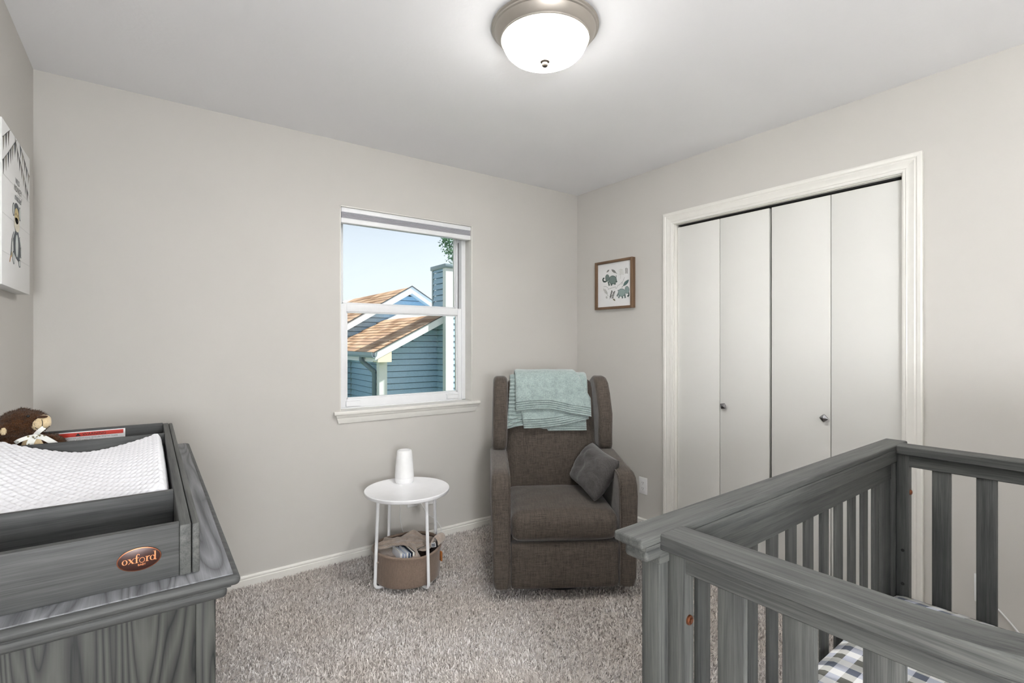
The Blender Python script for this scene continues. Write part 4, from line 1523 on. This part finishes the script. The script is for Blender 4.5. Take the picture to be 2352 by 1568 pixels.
# ------------------------------------------------------------------ fabric basket with its contents
bk = tag(empty('fabric_basket', (TC[0], TC[1], 0.018)), 'brown felt storage basket under the round side table', 'basket')
n = 64
rb0, rt0, hb = 0.172, 0.182, 0.165
bm = bmesh.new()
prof = [(0.0, 0.0), (rb0 - 0.012, 0.0), (rb0 - 0.003, 0.003), (rb0, 0.010), (rb0 + 0.003, 0.05), (rt0 - 0.003, 0.12), (rt0, 0.150), (rt0 + 0.003, 0.157), (rt0 + 0.002, 0.163), (rt0 - 0.004, 0.166), (rt0 - 0.010, 0.163), (rt0 - 0.011, 0.155)]
addlathe(bm, prof, n)
def warp(v):
    r_ = math.hypot(v.x, v.y)
    if r_ > 1e-5:
        t = math.atan2(v.y, v.x)
        k = 1 + (0.018 * math.sin(3 * t + 0.6) + 0.008 * math.sin(7 * t)) * (v.z / hb)
        v.x *= k
        v.y *= k
        v.z += 0.005 * math.sin(2 * t + 1.0) * (v.z / hb)
for v in bm.verts:
    warp(v.co)
mobj('body', bm, M['basket'], bk, angle=70)
bm = bmesh.new()
addlathe(bm, [(rt0 - 0.0105, 0.156), (rt0 - 0.012, 0.12), (rb0 - 0.010, 0.02), (rb0 - 0.02, 0.008), (0.0, 0.006)], n)
for v in bm.verts:
    warp(v.co)
mobj('lining', bm, M['basket_in'], bk, angle=70)
M['leather'] = plain('tan_leather', C(168, 104, 50), 0.5)
th = math.atan2(-math.cos(R(YAW)) * 0.12 - math.sin(R(YAW)), math.cos(R(YAW)) - math.sin(R(YAW)) * 0.12)
box('leather_tab', M['leather'], bk, rt0 * math.cos(th) - 0.001, rt0 * math.cos(th) + 0.006, rt0 * math.sin(th) - 0.012, rt0 * math.sin(th) + 0.012, 0.085, 0.135, 0.001)
# towel heaped in the basket
def towel():
    bm_ = bmesh.new()
    ex = Vector((_r.x, _r.y, 0))
    ey = Vector((_a.x, _a.y, 0))
    org = Vector((TC[0], TC[1], 0))
    def add(cx, cy, L, W, rot, z0, hump, seed, th_, nu=40, nv=26, amp=0.02):
        c, s = math.cos(rot), math.sin(rot)
        def fn(u, v):
            a_, b_ = (u - .5) * L, (v - .5) * W
            # frayed wavy outline
            a_ *= 1 + 0.10 * math.sin(v * 9 + seed)
            b_ *= 1 + 0.14 * math.sin(u * 11 + seed * 2)
            px, py = cx + a_ * c - b_ * s, cy + a_ * s + b_ * c
            z = z0 + hump(u, v) + amp * noise.noise(Vector((px * 14 + seed, py * 14, seed))) + amp * 0.4 * noise.noise(Vector((px * 34 + seed, py * 34, seed)))
            q = org + ex * px + ey * py
            return Vector((q.x, q.y, z)), Vector((0, 0, 1))
        sheet(bm_, nu, nv, fn, th_)
    # back heap, lying along the rear rim
    add(-0.015, 0.055, 0.27, 0.11, 0.10, 0.165, lambda u, v: 0.026 * math.exp(-((u - .60) / .17) ** 2) * math.sin(math.pi * (0.15 + 0.6 * v)) + 0.014 * math.sin(math.pi * u), 1.0, 0.013)
    # folded edge in the middle
    add(-0.035, 0.005, 0.24, 0.075, 0.16, 0.168, lambda u, v: 0.022 * math.sin(math.pi * u) + 0.006 * math.cos(v * 6), 5.0, 0.015)
    # left front, sagging into the basket
    add(-0.098, -0.045, 0.13, 0.15, 0.5, 0.140, lambda u, v: 0.018 * v - 0.015 * (u - .5) ** 2, 8.0, 0.012, amp=0.012)
    # strip running down the right of the books
    add(0.040, -0.045, 0.05, 0.17, 0.45, 0.140, lambda u, v: 0.035 * v + 0.012 * math.sin(math.pi * u), 13.0, 0.013, 14, 30, 0.010)
    o = mobj('fleece_towel', bm_, M['towel'], None, angle=80)
    tag(o, 'beige fleece towel heaped in the brown basket', 'towel')
    # end of the towel looped over the right rim, with a sewn tag
    bm_ = bmesh.new()
    P = catmull([tuple(org + ex * x_ + ey * y_ + Vector((0, 0, z_))) for x_, y_, z_ in ((0.075, 0.010, 0.160), (0.110, 0.000, 0.162), (0.130, 0.006, 0.178), (0.146, 0.012, 0.205), (0.162, 0.014, 0.222), (0.178, 0.008, 0.216), (0.186, -0.004, 0.192))], 8)
    def fn2(u, v):
        k = u * (len(P) - 1)
        i = min(int(k), len(P) - 2)
        p = P[i].lerp(P[i + 1], k - i)
        tg = (P[i + 1] - P[i]).normalized()
        sd = (ey * 1.0 + ex * 0.35).normalized()
        nrm = sd.cross(tg).normalized()
        return p + sd * (v - .5) * (0.075 + 0.012 * math.sin(u * 9)) + nrm * 0.004 * noise.noise(p * 40), nrm
    sheet(bm_, len(P) - 1, 10, fn2, 0.012)
    lp = mobj('fleece_cloth', bm_, M['towel'], None, angle=80)
    tag(lp, 'rolled beige fleece cloth over the right rim of the brown basket', 'cloth')
    t0 = org + ex * 0.146 + ey * (-0.032) + Vector((0, 0, 0.192))
    bm_ = bmesh.new()
    A_, B_ = ex * 1.0 + Vector((0, 0, 0.15)), Vector((0, 0, 1)) + ex * -0.1 - ey * 0.3
    A_.normalize()
    B_.normalize()
    N_ = A_.cross(B_).normalized()
    def fn3(u, v):
        return t0 + A_ * (u - .5) * 0.024 + B_ * (v - .5) * 0.028 + N_ * 0.002 * math.sin(u * 3), N_
    sheet(bm_, 6, 6, fn3, 0.0012, False)
    mobj('sewn_tag', bm_, M['paper'], lp)
    bm_ = bmesh.new()
    M['ink_tag'] = plain('tag_print', C(128, 132, 140), 0.8)
    sgn = 1 if N_.dot(_a) < 0 else -1
    def fn4(u, v):
        return t0 + A_ * (u - .5) * 0.017 + B_ * (v - .5) * 0.020 + N_ * (0.002 * math.sin(u * 3) + sgn * 0.0012), N_
    sheet(bm_, 4, 4, fn4, 0.0006, False)
    mobj('tag_print', bm_, M['ink_tag'], lp)


towel()
# slim books standing aslant in the basket
M['pages'] = plain('book_pages', C(226, 224, 216), 0.7)
def book(k, px, py, col, label, hgt, wid, thk, lean):
    r = tag(empty('book', (0, 0, 0)), label, 'book', 'books in the basket')
    mcov = plain('book_cover_%d' % k, col, 0.4)
    ex = Vector((_r.x, _r.y, 0))
    ey = Vector((_a.x, _a.y, 0))
    # thickness axis across the picture, width going back, leaning
    q = Vector((TC[0], TC[1], 0)) + ex * px + ey * py
    r.location = (q.x, q.y, 0.031)
    ax = math.atan2(ex.y, ex.x)
    r.rotation_euler = Euler((0, lean, ax + R(34)), 'XYZ')
    box('cover', mcov, r, -thk / 2, -thk / 2 + 0.002, -wid / 2, wid / 2, 0, hgt, 0.0005)
    box('cover', mcov, r, thk / 2 - 0.002, thk / 2, -wid / 2, wid / 2, 0, hgt, 0.0005)
    box('spine', mcov, r, -thk / 2, thk / 2, wid / 2 - 0.002, wid / 2, 0, hgt, 0.0005)
    box('pages', M['pages'], r, -thk / 2 + 0.002, thk / 2 - 0.002, -wid / 2 + 0.003, wid / 2 - 0.002, 0.003, hgt - 0.003, 0.0003)
bks = [(C(222, 224, 230), 'white children\'s book, leftmost of the books in the brown basket', 0.014), (C(176, 190, 214), 'pale blue children\'s book, second from the left in the brown basket', 0.011),
       (C(206, 210, 220), 'light grey children\'s book, third from the left in the brown basket', 0.011), (C(30, 66, 104), 'dark blue children\'s book, fourth from the left in the brown basket', 0.010), (C(38, 38, 44), 'black covered children\'s book with cream pages, rightmost in the brown basket', 0.016)]
px = -0.052
for k, (c, lb, tk) in enumerate(bks):
    px += tk / 2 / math.cos(R(34))
    book(k, px, -0.075 + 0.004 * k, c, lb, 0.150 - 0.004 * (k % 2), 0.11, tk, R(3))
    px += tk / 2 / math.cos(R(34)) + 0.0012

# ------------------------------------------------------------------ crib (local origin where side rail meets the front cap)
cb = tag(empty('crib', (0.736, 0.566, 0.0), R(1.28)), 'dark grey brushed wood baby crib in the right foreground', 'crib')
ZT = 0.930
LEN = 1.328          # outer face to outer face of the side rails
def cbox(name, mat, x0, x1, y0, y1, z0, z1, bev=0.003, parent=None, seg=2):
    return box(name, mat, parent or cb, x0, x1, y0, y1, z0, z1, bev, seg)
# front cap: stepped moulding, proud at both ends
cap = cbox('front_cap', M['wood_x'], -0.052, LEN + 0.052, 0.0, 0.064, ZT - 0.017, ZT, 0.005, seg=4)
cbox('cap_moulding', M['wood_x'], -0.040, LEN + 0.040, 0.0005, 0.056, ZT - 0.023, ZT - 0.016, 0.001, cap)
cbox('cap_moulding', M['wood_x'], -0.037, LEN + 0.037, 0.0008, 0.052, ZT - 0.045, ZT - 0.022, 0.008, cap, seg=4)
cbox('front_rail', M['wood_x'], 0.0, LEN, 0.001, 0.046, ZT - 0.056, ZT - 0.016, 0.002)
cbox('front_rail', M['wood_x'], 0.05, LEN - 0.05, 0.018, 0.042, 0.812, ZT - 0.050, 0.002)
cbox('bottom_rail', M['wood_x'], 0.05, LEN - 0.05, 0.018, 0.042, 0.20, 0.26, 0.002)
for s in (0, 1):
    f = (lambda a_, b_: (a_, b_)) if s == 0 else (lambda a_, b_: (LEN - b_, LEN - a_))
    x0, x1 = f(0.002, 0.052)
    cbox('post', M['wood_z'], x0, x1, 0.004, 0.044, 0.0, ZT - 0.045, 0.004)
    x0, x1 = f(0.050, 0.134)
    cbox('stile', M['wood_z'], x0, x1, 0.020, 0.040, 0.20, ZT - 0.050, 0.002)
    x0, x1 = f(0.027, 0.055)
    st = cbox('stile', M['wood_z'], x0, x1, -0.031, 0.004, 0.06, ZT - 0.028, 0.002)
    bm = bmesh.new()
    addlathe(bm, [(0.0, 0.0055), (0.0035, 0.0055), (0.0038, 0.003), (0.006, 0.0045), (0.0085, 0.003), (0.009, 0.0)], 18)
    bmesh.ops.transform(bm, matrix=Matrix.Translation(((x0 + x1) / 2 - 0.001, -0.031, 0.778)) @ Matrix.Rotation(R(90), 4, 'X'), verts=bm.verts)
    mobj('bolt_head', bm, M['copper'], st)
    for zz in (0.585, 0.475):
        bm = bmesh.new()
        addlathe(bm, [(0.0, 0.0008), (0.0048, 0.0008), (0.005, 0.0)], 14)
        bmesh.ops.transform(bm, matrix=Matrix.Translation((x0, -0.014, zz)) @ Matrix.Rotation(R(-90), 4, 'Y'), verts=bm.verts)
        mobj('bolt_hole', bm, M['dark'], st)
    x0, x1 = f(0.022, 0.060)
    cbox('headboard_post', M['wood_z'], x0, x1, -0.735, -0.690, 0.0, 1.10, 0.004)
sl0 = cbox('slat', M['wood_z'], -0.023, 0.023, -0.005, 0.005, 0.24, 0.815, 0.0025)
for k in range(11):
    o = sl0 if k == 0 else copy_part(sl0, cb)
    o.location = (0.179 + 0.0985 * k, 0.030, 0)
# side panels with rails sweeping up to the headboard
def zr(y):
    return ZT + 0.55 * max(0.0, -0.33 - y) ** 2 + 0.9 * max(0.0, -0.40 - y) ** 3
ys = [0.0 - 0.72 * k / 40 for k in range(41)]
for s in (0, 1):
    f = (lambda a_, b_: (a_, b_)) if s == 0 else (lambda a_, b_: (LEN - b_, LEN - a_))
    bm = bmesh.new()
    x0, x1 = f(0.0, 0.068)
    rect_sweep(bm, [(y, zr(y)) for y in ys], x0, x1, -0.029, 0.0, 0.003)
    mobj('side_rail', bm, M['wood_y'], cb)
    bm = bmesh.new()
    x0, x1 = f(0.029, 0.053)
    rect_sweep(bm, [(y, zr(y)) for y in [v_ * 0.955 - 0.031 for v_ in ys]], x0, x1, -0.068, -0.028, 0.002)
    mobj('side_rail', bm, M['wood_y'], cb)
    cbox('bottom_rail', M['wood_y'], x0, x1, -0.69, -0.031, 0.20, 0.26, 0.002)
    x0, x1 = f(0.035, 0.047)
    for k in range(6):
        y1 = -0.0875 - 0.105 * k
        ztop = zr(y1 - 0.025) - 0.062
        cbox('slat', M['wood_z'], x0, x1, y1 - 0.047, y1, 0.25, ztop, 0.0025)
# headboard
def zh(x):
    t = (x - LEN / 2) / (LEN / 2)
    return 1.10 + 0.075 * math.cos(t * math.pi / 2)
bm = bmesh.new()
xs = [-0.01 + (LEN + 0.02) * k / 40 for k in range(41)]
rect_sweep(bm, [(x_, zh(x_)) for x_ in xs], -0.745, -0.680, -0.035, 0.0, 0.003)
for v in bm.verts:
    v.co = Vector((v.co.y, v.co.x, v.co.z))
mobj('headboard_cap', bm, M['wood_x'], cb)
bm = bmesh.new()
rect_sweep(bm, [(x_, zh(x_)) for x_ in xs[2:-2]], -0.722, -0.700, -0.14, -0.03, 0.002)
for v in bm.verts:
    v.co = Vector((v.co.y, v.co.x, v.co.z))
mobj('headboard_panel', bm, M['wood_x'], cb)
cbox('bottom_rail', M['wood_x'], 0.05, LEN - 0.05, -0.722, -0.700, 0.20, 0.28, 0.002)
for k in range(11):
    x_ = 0.140 + 0.0985 * k
    cbox('slat', M['wood_z'], x_, x_ + 0.065, -0.718, -0.704, 0.26, zh(x_ + .03) - 0.12, 0.0025)
cbox('mattress_support', M['black'], 0.056, LEN - 0.056, -0.685, 0.015, 0.285, 0.305, 0.002)


def m_check():
    t = NT('gingham_sheet')
    tc = t.n('TexCoord')
    sp = t.n('SeparateXYZ')
    t.l(tc.outputs['Object'], sp.inputs[0])
    p = 0.0545
    def band(sock, off):
        a_ = t.math('ADD', sock, 10.0 + off)
        m_ = t.math('MODULO', a_, p)
        return t.math('GREATER_THAN', m_, p / 2)
    # on the upright sides the stripes follow the height instead
    ge = t.n('NewGeometry')
    bxn = band(sp.outputs[0], 0.0)
    byn = band(t.math('SUBTRACT', sp.outputs[1], sp.outputs[2]), 0.0)
    sm = t.math('ADD', bxn, byn)
    a2 = t.math('MODULO', t.math('ADD', sp.outputs[0], 10.0), p * 2)
    alt = t.math('GREATER_THAN', a2, p)
    dk = t.mix(alt, C(112, 112, 106), C(110, 116, 130))
    lt_ = t.mix(bxn, C(206, 206, 202), C(198, 202, 214))
    c = t.mix(t.math('GREATER_THAN', sm, 0.5), C(240, 240, 240), lt_)
    c = t.mix(t.math('GREATER_THAN', sm, 1.5), c, dk)
    return t.set(c, 0.85, Specular_IOR_Level=0.15)


M['check'] = m_check()
mt = soft_box('crib_mattress', None, M['check'], 0.058, LEN - 0.058, -0.683, 0.012, 0.306, 0.452, 0.035, (0, 0, 0.008), 0.0, cuts=17)
mt.location = cb.location
mt.rotation_euler = cb.rotation_euler
tag(mt, 'crib mattress in a grey and white checked sheet', 'mattress')

# ------------------------------------------------------------------ outside: neighbouring house, tree, ground
GZ = -2.9
M['lawn'] = plain('lawn', C(96, 112, 70), 0.95, 0, 0.6, 8)
bm = bmesh.new()
addbox(bm, -30, 50, D + WT + 0.02, 70, GZ - 0.2, GZ)
struct(mobj('ground', bm, M['lawn'], None, smooth=False), 'lawn outside far below the window')

hs = tag(empty('house', (4.6, 11.0, GZ)), 'blue sided neighbouring house with tan shingle roofs outside the window', 'house')
ho = hs.location
M['siding'] = plain('blue_siding', C(158, 188, 212), 0.6, 0, 0.1, 30)
M['siding_side'] = M['siding']
M['house_trim'] = plain('house_trim_white', C(232, 236, 238), 0.5)
M['gutter'] = plain('gutter_blue_grey', C(140, 158, 168), 0.4)
M['spout'] = plain('downspout_blue_grey', C(112, 132, 144), 0.4)


def m_shingle():
    t = NT('tan_shingles')
    oi = t.n('ObjectInfo')
    v = t.coords((1, 1, 1))
    f = t.noise(v, 90, 3)
    c = t.ramp(oi.outputs['Random'], [(0.0, C(146, 116, 94)), (0.35, C(180, 150, 122)), (0.7, C(200, 172, 146)), (1.0, C(166, 136, 116))])
    g = t.ramp(f, [(0.3, (0.82, 0.82, 0.82, 1)), (0.7, (1.05, 1.05, 1.05, 1))])
    t.bump(f, 0.5, 0.004)
    return t.set(t.mix(1.0, c, g, 'MULTIPLY'), 0.9, Specular_IOR_Level=0.1)


M['shingle'] = m_shingle()
def hv(x, y, z):
    return (x - ho.x, y - ho.y, z - ho.z)
def hbox(name, mat, x0, x1, y0, y1, z0, z1, bev=0.0, parent=None):
    return box(name, mat, parent or hs, x0 - ho.x, x1 - ho.x, y0 - ho.y, y1 - ho.y, z0 - ho.z, z1 - ho.z, bev)
EXPO = 0.118
def board_y(y, x0, x1, z, name='siding_board', h=EXPO):
    """lap board on a wall facing -y"""
    if x1 - x0 < 0.03:
        return
    b = bmesh.new()
    addprism(b, [(y - 0.028 - ho.y, z + 0.014 - ho.z), (y - 0.010 - ho.y, z + h - ho.z), (y + 0.01 - ho.y, z + h - ho.z), (y + 0.01 - ho.y, z + 0.014 - ho.z)], 'x', x0 - ho.x, x1 - ho.x)
    return mobj(name, b, M['siding'], hs, smooth=False)
def board_x(x, y0, y1, z, h=EXPO):
    """lap board on a wall facing -x"""
    b = bmesh.new()
    addprism(b, [(x - 0.028 - ho.x, z + 0.012 - ho.z), (x - 0.010 - ho.x, z + h - ho.z), (x + 0.01 - ho.x, z + h - ho.z), (x + 0.01 - ho.x, z + 0.012 - ho.z)], 'y', y0 - ho.y, y1 - ho.y)
    return mobj('siding_board', b, M['siding'], hs, smooth=False)
# main masses
WY, SX, CX, WY0 = 9.30, 3.598, 4.828, 10.967
EX, EZ, SLO = 3.39, 1.10, 0.505           # eave edge of the lower roof
def zlow(x):
    return EZ + SLO * (x - EX)
b = bmesh.new()
addprism(b, [(SX + 0.05 - ho.x, 0), (7.2 - ho.x, 0), (7.2 - ho.x, zlow(5.4) - 0.16 - ho.z), (5.4 - ho.x, zlow(5.4) - 0.16 - ho.z), (SX + 0.05 - ho.x, zlow(SX) - 0.12 - ho.z)], 'y', WY + 0.05 - ho.y, 12.4 - ho.y)
mobj('lower_wall', b, M['siding'], hs, smooth=False)
GY = 12.3
AX, AZ, SUP = 5.50, 2.72, 0.588          # upper gable apex and slope
b = bmesh.new()
addprism(b, [(0.5 - ho.x, 0), (7.6 - ho.x, 0), (7.6 - ho.x, AZ - 0.2 - SUP * (7.6 - AX) - ho.z), (AX - ho.x, AZ - 0.2 - ho.z), (2.4 - ho.x, AZ - 0.2 - SUP * (AX - 2.4) - ho.z), (0.5 - ho.x, AZ - 0.2 - SUP * (AX - 2.4) - ho.z)], 'y', GY + 0.05 - ho.y, 18 - ho.y)
mobj('upper_wall', b, M['siding'], hs, smooth=False)
b = bmesh.new()
addbox(b, 0.5 - ho.x, SX + 0.2 - ho.x, WY0 + 0.05 - ho.y, GY + 0.1 - ho.y, 0, 0.78 - ho.z)
mobj('recess_wall', b, M['siding'], hs, smooth=False)
# siding boards, each its own piece
k = 0
z = -0.62
while z < zlow(CX) - 0.2:
    xa = SX + 0.13
    if z + EXPO > zlow(SX) - 0.15:
        xa = max(xa, EX + (z + 0.28 - EZ) / SLO)
    board_y(WY, xa, CX + 0.005, z)
    z += EXPO
z = -0.60
while z < 0.88:
    board_x(SX, WY + 0.09, WY0, z)
    board_y(WY0, 2.4, SX - 0.022, z)
    z += EXPO
z = 0.45
while z < AZ - 0.35:
    hwid = (AZ - 0.14 - z) / SUP
    board_y(GY, max(AX - hwid, 2.6), min(AX + hwid, 7.5), z)
    z += EXPO
hbox('vent_rail', M['gutter'], SX - 0.03, SX - 0.012, WY0 - 0.03, WY0 - 0.005, -0.6, 0.86)
# chimney chase
CHY, CTOP = 8.918, 2.80
chm = hbox('chimney', M['siding'], CX + 0.05, CX + 1.25, CHY + 0.05, 9.45, GZ, CTOP - 0.03)
z = -0.62
while z < CTOP - 0.06:
    board_x(CX, CHY + 0.10, 9.46 if z > zlow(CX) - 0.1 else WY, z, min(EXPO, CTOP - 0.04 - z))
    board_y(CHY, CX + 0.15, CX + 1.1, z, h=min(EXPO, CTOP - 0.04 - z))
    z += EXPO
hbox('corner_trim', M['house_trim'], CX - 0.025, CX + 0.001, CHY + 0.0, CHY + 0.10, GZ, CTOP - 0.04)
hbox('corner_trim', M['house_trim'], CX - 0.026, CX + 0.15, CHY - 0.028, CHY - 0.001, GZ, CTOP - 0.04)
hbox('corner_trim', M['gutter'], CX - 0.026, CX + 0.001, 9.44, 9.50, zlow(CX) - 0.2, CTOP - 0.04)
hbox('chimney_cap', M['gutter'], CX - 0.05, CX + 1.28, CHY - 0.05, 9.53, CTOP - 0.05, CTOP + 0.035, 0.01)
# corner trim of the lower wall
hbox('corner_trim', M['house_trim'], SX - 0.028, SX + 0.13, WY - 0.03, WY + 0.01, GZ, zlow(SX) - 0.22)
hbox('corner_trim', M['house_trim'], SX - 0.027, SX + 0.005, WY + 0.0101, WY + 0.11, GZ, zlow(SX) - 0.22)
# lower roof: deck, shingles, rake board, gutter
RY0, RY1, RX1 = 9.0, GY - 0.02, 5.35
b = bmesh.new()
addprism(b, [(EX - ho.x, EZ - 0.03 - ho.z), (RX1 - ho.x, zlow(RX1) - 0.03 - ho.z), (RX1 - ho.x, zlow(RX1) - 0.10 - ho.z), (EX - ho.x, EZ - 0.10 - ho.z)], 'y', RY0 + 0.03 - ho.y, RY1 - ho.y)
mobj('lower_roof', b, M['house_trim'], hs, smooth=False)
def shingle_mesh(name, wd, L, slope):
    c, s = 1 / math.hypot(1, slope), slope / math.hypot(1, slope)
    b_ = bmesh.new()
    th_ = 0.016
    pts = [(0, 0), (0, th_), (L * 1.6, 0.004), (L * 1.6, 0)]
    addprism(b_, [(p * c - q * s, p * s + q * c) for p, q in pts], 'y', 0, wd)
    bmesh.ops.recalc_face_normals(b_, faces=b_.faces)
    me = bpy.data.meshes.new(name)
    b_.to_mesh(me)
    b_.free()
    me.materials.append(M['shingle'])
    return me
def shingles(x0, zf, slope, y0, y1, length, expo, wd, stop=None):
    me = shingle_mesh('shingle', wd - 0.006, expo, slope)
    c = 1 / math.hypot(1, slope)
    nrow = int(length / expo)
    cnt = 0
    for r_ in range(nrow):
        y = y0 - (r_ % 3) * wd / 3.0
        while y < y1:
            x = x0 + r_ * expo * c
            if y >= y0 - 0.001 or True:
                ya = max(y, y0)
                o = bpy.data.objects.new('shingle', me)
                COL.objects.link(o)
                o.parent = hs
                o.location = hv(x, ya, zf(x) - 0.02)
                if ya > y:
                    o.scale = (1, max(0.15, (wd - (ya - y)) / wd), 1)
                cnt += 1
            y += wd
    return cnt
shingles(EX - 0.03, zlow, SLO, RY0, RY1 - 0.2, 1.72, 0.145, 0.31)
# rake board with a boxed eave return
def rake(name, x0, x1, zf, y0, y1, dz0, dz1, mat):
    b_ = bmesh.new()
    addprism(b_, [(x0 - ho.x, zf(x0) + dz0 - ho.z), (x1 - ho.x, zf(x1) + dz0 - ho.z), (x1 - ho.x, zf(x1) + dz1 - ho.z), (x0 - ho.x, zf(x0) + dz1 - ho.z)], 'y', y0 - ho.y, y1 - ho.y)
    return mobj(name, b_, mat, hs, smooth=False)
rake('rake_board', EX + 0.0, CX + 0.02, zlow, RY0, RY0 + 0.035, -0.175, -0.025, M['house_trim'])
rake('soffit', EX + 0.02, CX + 0.0, zlow, RY0 + 0.035, WY, -0.17, -0.15, M['house_trim'])
M['drip'] = plain('dark_drip_edge', C(60, 62, 66), 0.6)
rake('drip_edge', EX - 0.02, CX + 0.02, zlow, RY0 - 0.012, RY0 + 0.02, -0.028, -0.012, M['drip'])
b = bmesh.new()
addprism(b, [(EX + 0.05 - ho.x, 0.885 - ho.z), (EX + 0.32 - ho.x, 0.885 - ho.z), (EX + 0.32 - ho.x, zlow(EX + 0.32) - 0.16 - ho.z), (EX + 0.05 - ho.x, zlow(EX + 0.05) - 0.16 - ho.z)], 'y', RY0 + 0.005 - ho.y, WY - ho.y)
M['fascia_cream'] = plain('cream_fascia', C(236, 224, 204), 0.6)
mobj('eave_return', b, M['fascia_cream'], hs, smooth=False)
hbox('eave_soffit', M['house_trim'], EX + 0.03, SX, WY - 0.1, RY1, 0.885, 0.91)
# half-round style gutter along the eave
b = bmesh.new()
gp = [(0.0, 0.0), (-0.012, -0.07), (-0.04, -0.10), (-0.085, -0.10), (-0.105, -0.06), (-0.115, 0.0), (-0.105, 0.0), (-0.098, -0.055), (-0.08, -0.088), (-0.043, -0.088), (-0.022, -0.06), (-0.012, 0.0)]
addprism(b, [(EX + 0.04 + p - ho.x, EZ - 0.03 + q - ho.z) for p, q in gp], 'y', RY0 - 0.01 - ho.y, RY1 - ho.y)
gt = mobj('gutter', b, M['gutter'], hs, smooth=False)
hbox('gutter_fascia', M['house_trim'], EX + 0.04, EX + 0.06, RY0 + 0.01, RY1, EZ - 0.2, EZ - 0.03)
# downspout hugging the side wall near the corner
dp = [(EX - 0.015, 9.72, EZ - 0.12), (EX - 0.015, 9.70, EZ - 0.20), (EX + 0.05, 9.66, EZ - 0.27), (SX - 0.10, 9.52, EZ - 0.36), (SX - 0.055, 9.47, EZ - 0.46), (SX - 0.055, 9.47, 0.2), (SX - 0.055, 9.47, GZ + 0.05)]
dsp = tube('downspout', M['spout'], hs, [Vector(hv(*p)) for p in catmull(dp, 5)], 0.045, 12)
# upper roof
def zup(x):
    return AZ - SUP * abs(x - AX)
UY0 = GY - 0.30
b = bmesh.new()
addprism(b, [(2.2 - ho.x, zup(2.2) - 0.03 - ho.z), (AX - ho.x, AZ - 0.03 - ho.z), (7.8 - ho.x, zup(7.8) - 0.03 - ho.z), (7.8 - ho.x, zup(7.8) - 0.11 - ho.z), (AX - ho.x, AZ - 0.12 - ho.z), (2.2 - ho.x, zup(2.2) - 0.11 - ho.z)], 'y', UY0 + 0.03 - ho.y, 18.2 - ho.y)
mobj('upper_roof', b, M['house_trim'], hs, smooth=False)
xs0 = 3.55
shingles(xs0, zup, SUP, UY0, 16.4, (AX - xs0) * math.hypot(1, SUP), 0.19, 0.46)
rake('rake_board', 2.3, AX, zup, UY0, UY0 + 0.035, -0.20, -0.028, M['house_trim'])
rake('rake_board', AX, 6.45, zup, UY0, UY0 + 0.035, -0.20, -0.028, M['house_trim'])
rake('drip_edge', 2.3, AX, zup, UY0 - 0.015, UY0 + 0.02, -0.03, -0.006, M['drip'])
rake('drip_edge', AX, 6.45, zup, UY0 - 0.015, UY0 + 0.02, -0.03, -0.006, M['drip'])
rake('soffit', 2.3, AX, zup, UY0 + 0.035, GY, -0.18, -0.16, M['house_trim'])
rake('soffit', AX, 6.45, zup, UY0 + 0.035, GY, -0.18, -0.16, M['house_trim'])

# tree beyond the chimney
tre = tag(empty('tree', (10.6, 16.2, GZ)), 'leafy green tree behind the chimney outside the window', 'tree')
M['bark'] = plain('bark', C(92, 78, 66), 0.9, 0, 0.5, 20)
M['leaf'] = plain('leaf_green', C(88, 124, 96), 0.7, 0, 0.2, 40)
tube('trunk', M['bark'], tre, catmull([(0, 0, 0), (0.1, 0.05, 2.5), (-0.1, 0.1, 4.6), (0.0, 0.0, 6.6)], 6), [0.22 - 0.007 * k for k in range(19)], 12)
for (px_, py_, pz_) in ((-1.3, -0.3, 7.2), (0.9, 0.4, 7.6), (-0.8, 0.5, 8.4), (-1.7, -0.2, 8.0)):
    tube('branch', M['bark'], tre, catmull([(0, 0, 4.4), (px_ * .5, py_ * .5, 5.4 + (pz_ - 6) * .4), (px_, py_, pz_)], 5), [0.08 - 0.006 * k for k in range(11)], 8)
lv, lf = [], []
cl = [(-1.55, -0.2, 7.25, .42), (-1.75, -0.2, 7.75, .45), (-1.70, -0.1, 8.15, .5), (-1.2, 0, 8.5, .6), (-0.9, -0.3, 7.3, .7), (-0.5, 0.1, 8.0, .9), (0.6, 0.2, 7.6, 1.0), (0.2, 0.3, 8.8, .9), (1.2, 0.2, 8.2, .9), (-1.45, -0.3, 6.75, .28)]
for (cx_, cy_, cz_, cr_) in cl:
    for q in range(int(430 * cr_ * cr_ + 120)):
        d_ = Vector(rng.normal(0, 1, 3)).normalized() * cr_ * (rng.uniform(0, 1) ** 0.45)
        p = Vector((cx_, cy_, cz_)) + d_
        A_ = Vector(rng.normal(0, 1, 3)).normalized()
        B_ = A_.cross(Vector(rng.normal(0, 1, 3))).normalized()
        s_ = rng.uniform(0.05, 0.09)
        i0 = len(lv)
        lv += [p - A_ * s_, p + B_ * s_ * .5, p + A_ * s_, p - B_ * s_ * .5]
        lf.append((i0, i0 + 1, i0 + 2, i0 + 3))
o = mobj('foliage', (lv, lf), M['leaf'], tre, smooth=False)
o['kind'] = 'stuff'
